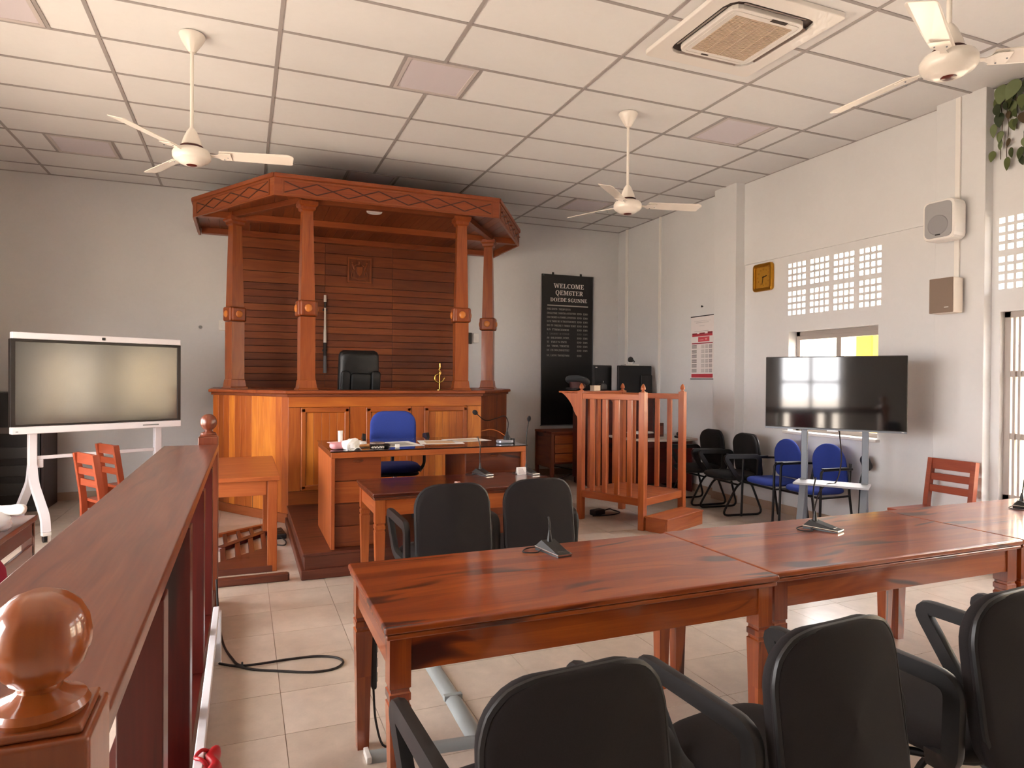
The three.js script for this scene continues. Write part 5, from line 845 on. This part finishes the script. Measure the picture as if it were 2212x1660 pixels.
// ---------- things on the floor and at the left edge ----------
{
  let o = thing('floor_cable', 'long black cable looped on the tiles beside the barrier', 'cable');
  mesh('cable', tube(smooth([[-0.15, 0.26, -4.5], [-0.135, 0.1, -4.36], [-0.105, 0.01, -4.12], [-0.053, 0.006, -3.87], [-0.006, 0.008, -3.745], [0.084, 0.014, -3.715], [0.224, 0.006, -3.741], [0.389, 0.006, -3.722], [0.48, 0.006, -3.661], [0.498, 0.006, -3.598], [0.452, 0.006, -3.537], [0.347, 0.006, -3.531], [0.171, 0.006, -3.611], [0.06, 0.006, -3.671], [-0.029, 0.014, -3.729], [-0.074, 0.006, -3.783], [-0.2, 0.006, -3.9]], 120), 0.0065, 8), K.cable, o); mesh('tie', uvw(new THREE.TorusGeometry(0.012, 0.006, 6, 14).rotateY(Math.PI / 2).translate(0.0, 0.012, -3.735)), K.blackPlastic, o); rebase(o);
  const grey = std({ color: '#9aa09f', roughness: 0.45 }), prof = [[-0.04, 0], [0.04, 0], [0.034, 0.012], [0.018, 0.024], [-0.018, 0.024], [-0.034, 0.012]];
  o = thing('floor_duct', 'grey floor cable duct running away under the nearest table', 'duct'); mesh('duct', sweep([V(0.935, 0, -4.0), V(0.925, 0, -3.0), V(0.915, 0, -2.62)], prof, V(0, 1, 0)), grey, o); mesh('joint', B(0.88, 0.97, 0, 0.027, -3.02, -2.99, 0.004), grey, o); rebase(o);
  o = thing('floor_duct', 'grey floor cable duct crossing beneath the nearest table legs', 'duct'); mesh('duct', sweep([V(0.47, 0, -2.655), V(1.2, 0, -2.58)], prof, V(0, 1, 0)), grey, o); mesh('end_cap', B(0.455, 0.475, 0, 0.026, -2.7, -2.615, 0.003), K.white, o); rebase(o);
  o = thing('table_leg_plug', 'black plug strip strapped to the back leg of the nearest table', 'plug', [0.492, 0, -2.74]); mesh('body', B(0, 0.022, 0.24, 0.46, -0.02, 0.02, 0.008), K.blackPlastic, o); for (let k = 0; k < 3; k++) mesh('socket', B(0.02, 0.026, 0.27 + k * 0.06, 0.31 + k * 0.06, -0.013, 0.013, 0.003), K.white, o); mesh('cable', tube(smooth([[0.01, 0.24, 0], [0.02, 0.1, 0.01], [0.05, 0.008, 0.03], [0.1, 0.006, 0.03]], 16), 0.005, 6), K.cable, o);
  // equipment cabinet at the left edge
  o = thing('equipment_cabinet', 'tall black equipment cabinet at the left edge behind the display', 'cabinet', [-2.4, 0, -9.15]); mesh('body', B(-0.33, 0.3, 0.06, 1.33, -0.3, 0.3, 0.006), K.blackMetal, o); mesh('side_panel', B(0.3, 0.33, 0, 0.9, -0.3, 0.28, 0.004, 'y'), std({ color: '#3a2522', roughness: 0.5 }), o); mesh('plinth', B(-0.3, 0.28, 0, 0.06, -0.26, 0.26, 0.004), K.blackPlastic, o); mesh('shelf_unit', B(-0.3, 0.02, 0.88, 0.95, 0.3, 0.31, 0.003), std({ color: '#6a6462', roughness: 0.5 }), o); for (let k = 0; k < 3; k++) mesh('device', B(-0.29, 0.22, 0.2 + k * 0.2, 0.33 + k * 0.2, 0.29, 0.312, 0.006), std({ color: '#26282a', roughness: 0.3 }), o);
  o = thing('low_dark_table', 'dark wooden table corner at the lower left edge with a long slot', 'table', [-1.62, 0, -4.7], 0.0); const y = 0.6; mesh('tabletop', B(-0.55, 0.36, y - 0.035, y, -0.55, 0.5, 0.005, 'z'), K.tableDark, o); mesh('apron', B(0.33, 0.35, y - 0.13, y - 0.036, -0.5, 0.45, 0.003, 'z'), K.railPost, o); mesh('lower_board', B(0.33, 0.35, y - 0.26, y - 0.18, -0.5, 0.45, 0.003, 'z'), K.tableDark, o); for (const z of [-0.5, 0.45]) for (const x of [-0.5, 0.32]) mesh('leg', B(x - 0.03, x + 0.03, 0, y - 0.036, z - 0.03, z + 0.03, 0.004, 'y'), K.tableDark, o);
  const n = noise2(61); o = thing('white_cloth_bundle', 'crumpled white plastic sack lying on the dark table at the left edge', 'sack', [-1.5, 0.6, -4.75]);
  const g = new THREE.SphereGeometry(1, 40, 24), p = g.attributes.position; for (let i = 0; i < p.count; i++) { const a = p.getX(i), b = p.getY(i), c = p.getZ(i), q = 0.85 + 0.28 * n(20 + a * 3, 20 + b * 3 + c * 2.5, 64, 64); p.setXYZ(i, a * q * 0.22, Math.max(b * q, -0.5) * 0.1 + 0.05, c * q * 0.24); } g.computeVertexNormals();
  mesh('sack', uvw(mergeVertices(g)), phy({ color: '#f3f3f6', roughness: 0.4, transmission: 0.2, thickness: 0 }), o); mesh('gathered_corner', uvw(pad(0.2, 0.1, 0.05, 0.04, 0.02, 0.5, (x, y2, z) => [x, y2 * (0.4 + x * 2 + 0.2), z + 0.01 * Math.sin(y2 * 160)]).rotateX(-Math.PI / 2).translate(0.2, 0.12, -0.02)), K.white, o);
  mesh('folded_sheet', B(-0.12, 0.1, 0.12, 0.13, -0.02, 0.16, 0.002), K.paper, o);
}
renderer.render(scene, camera);
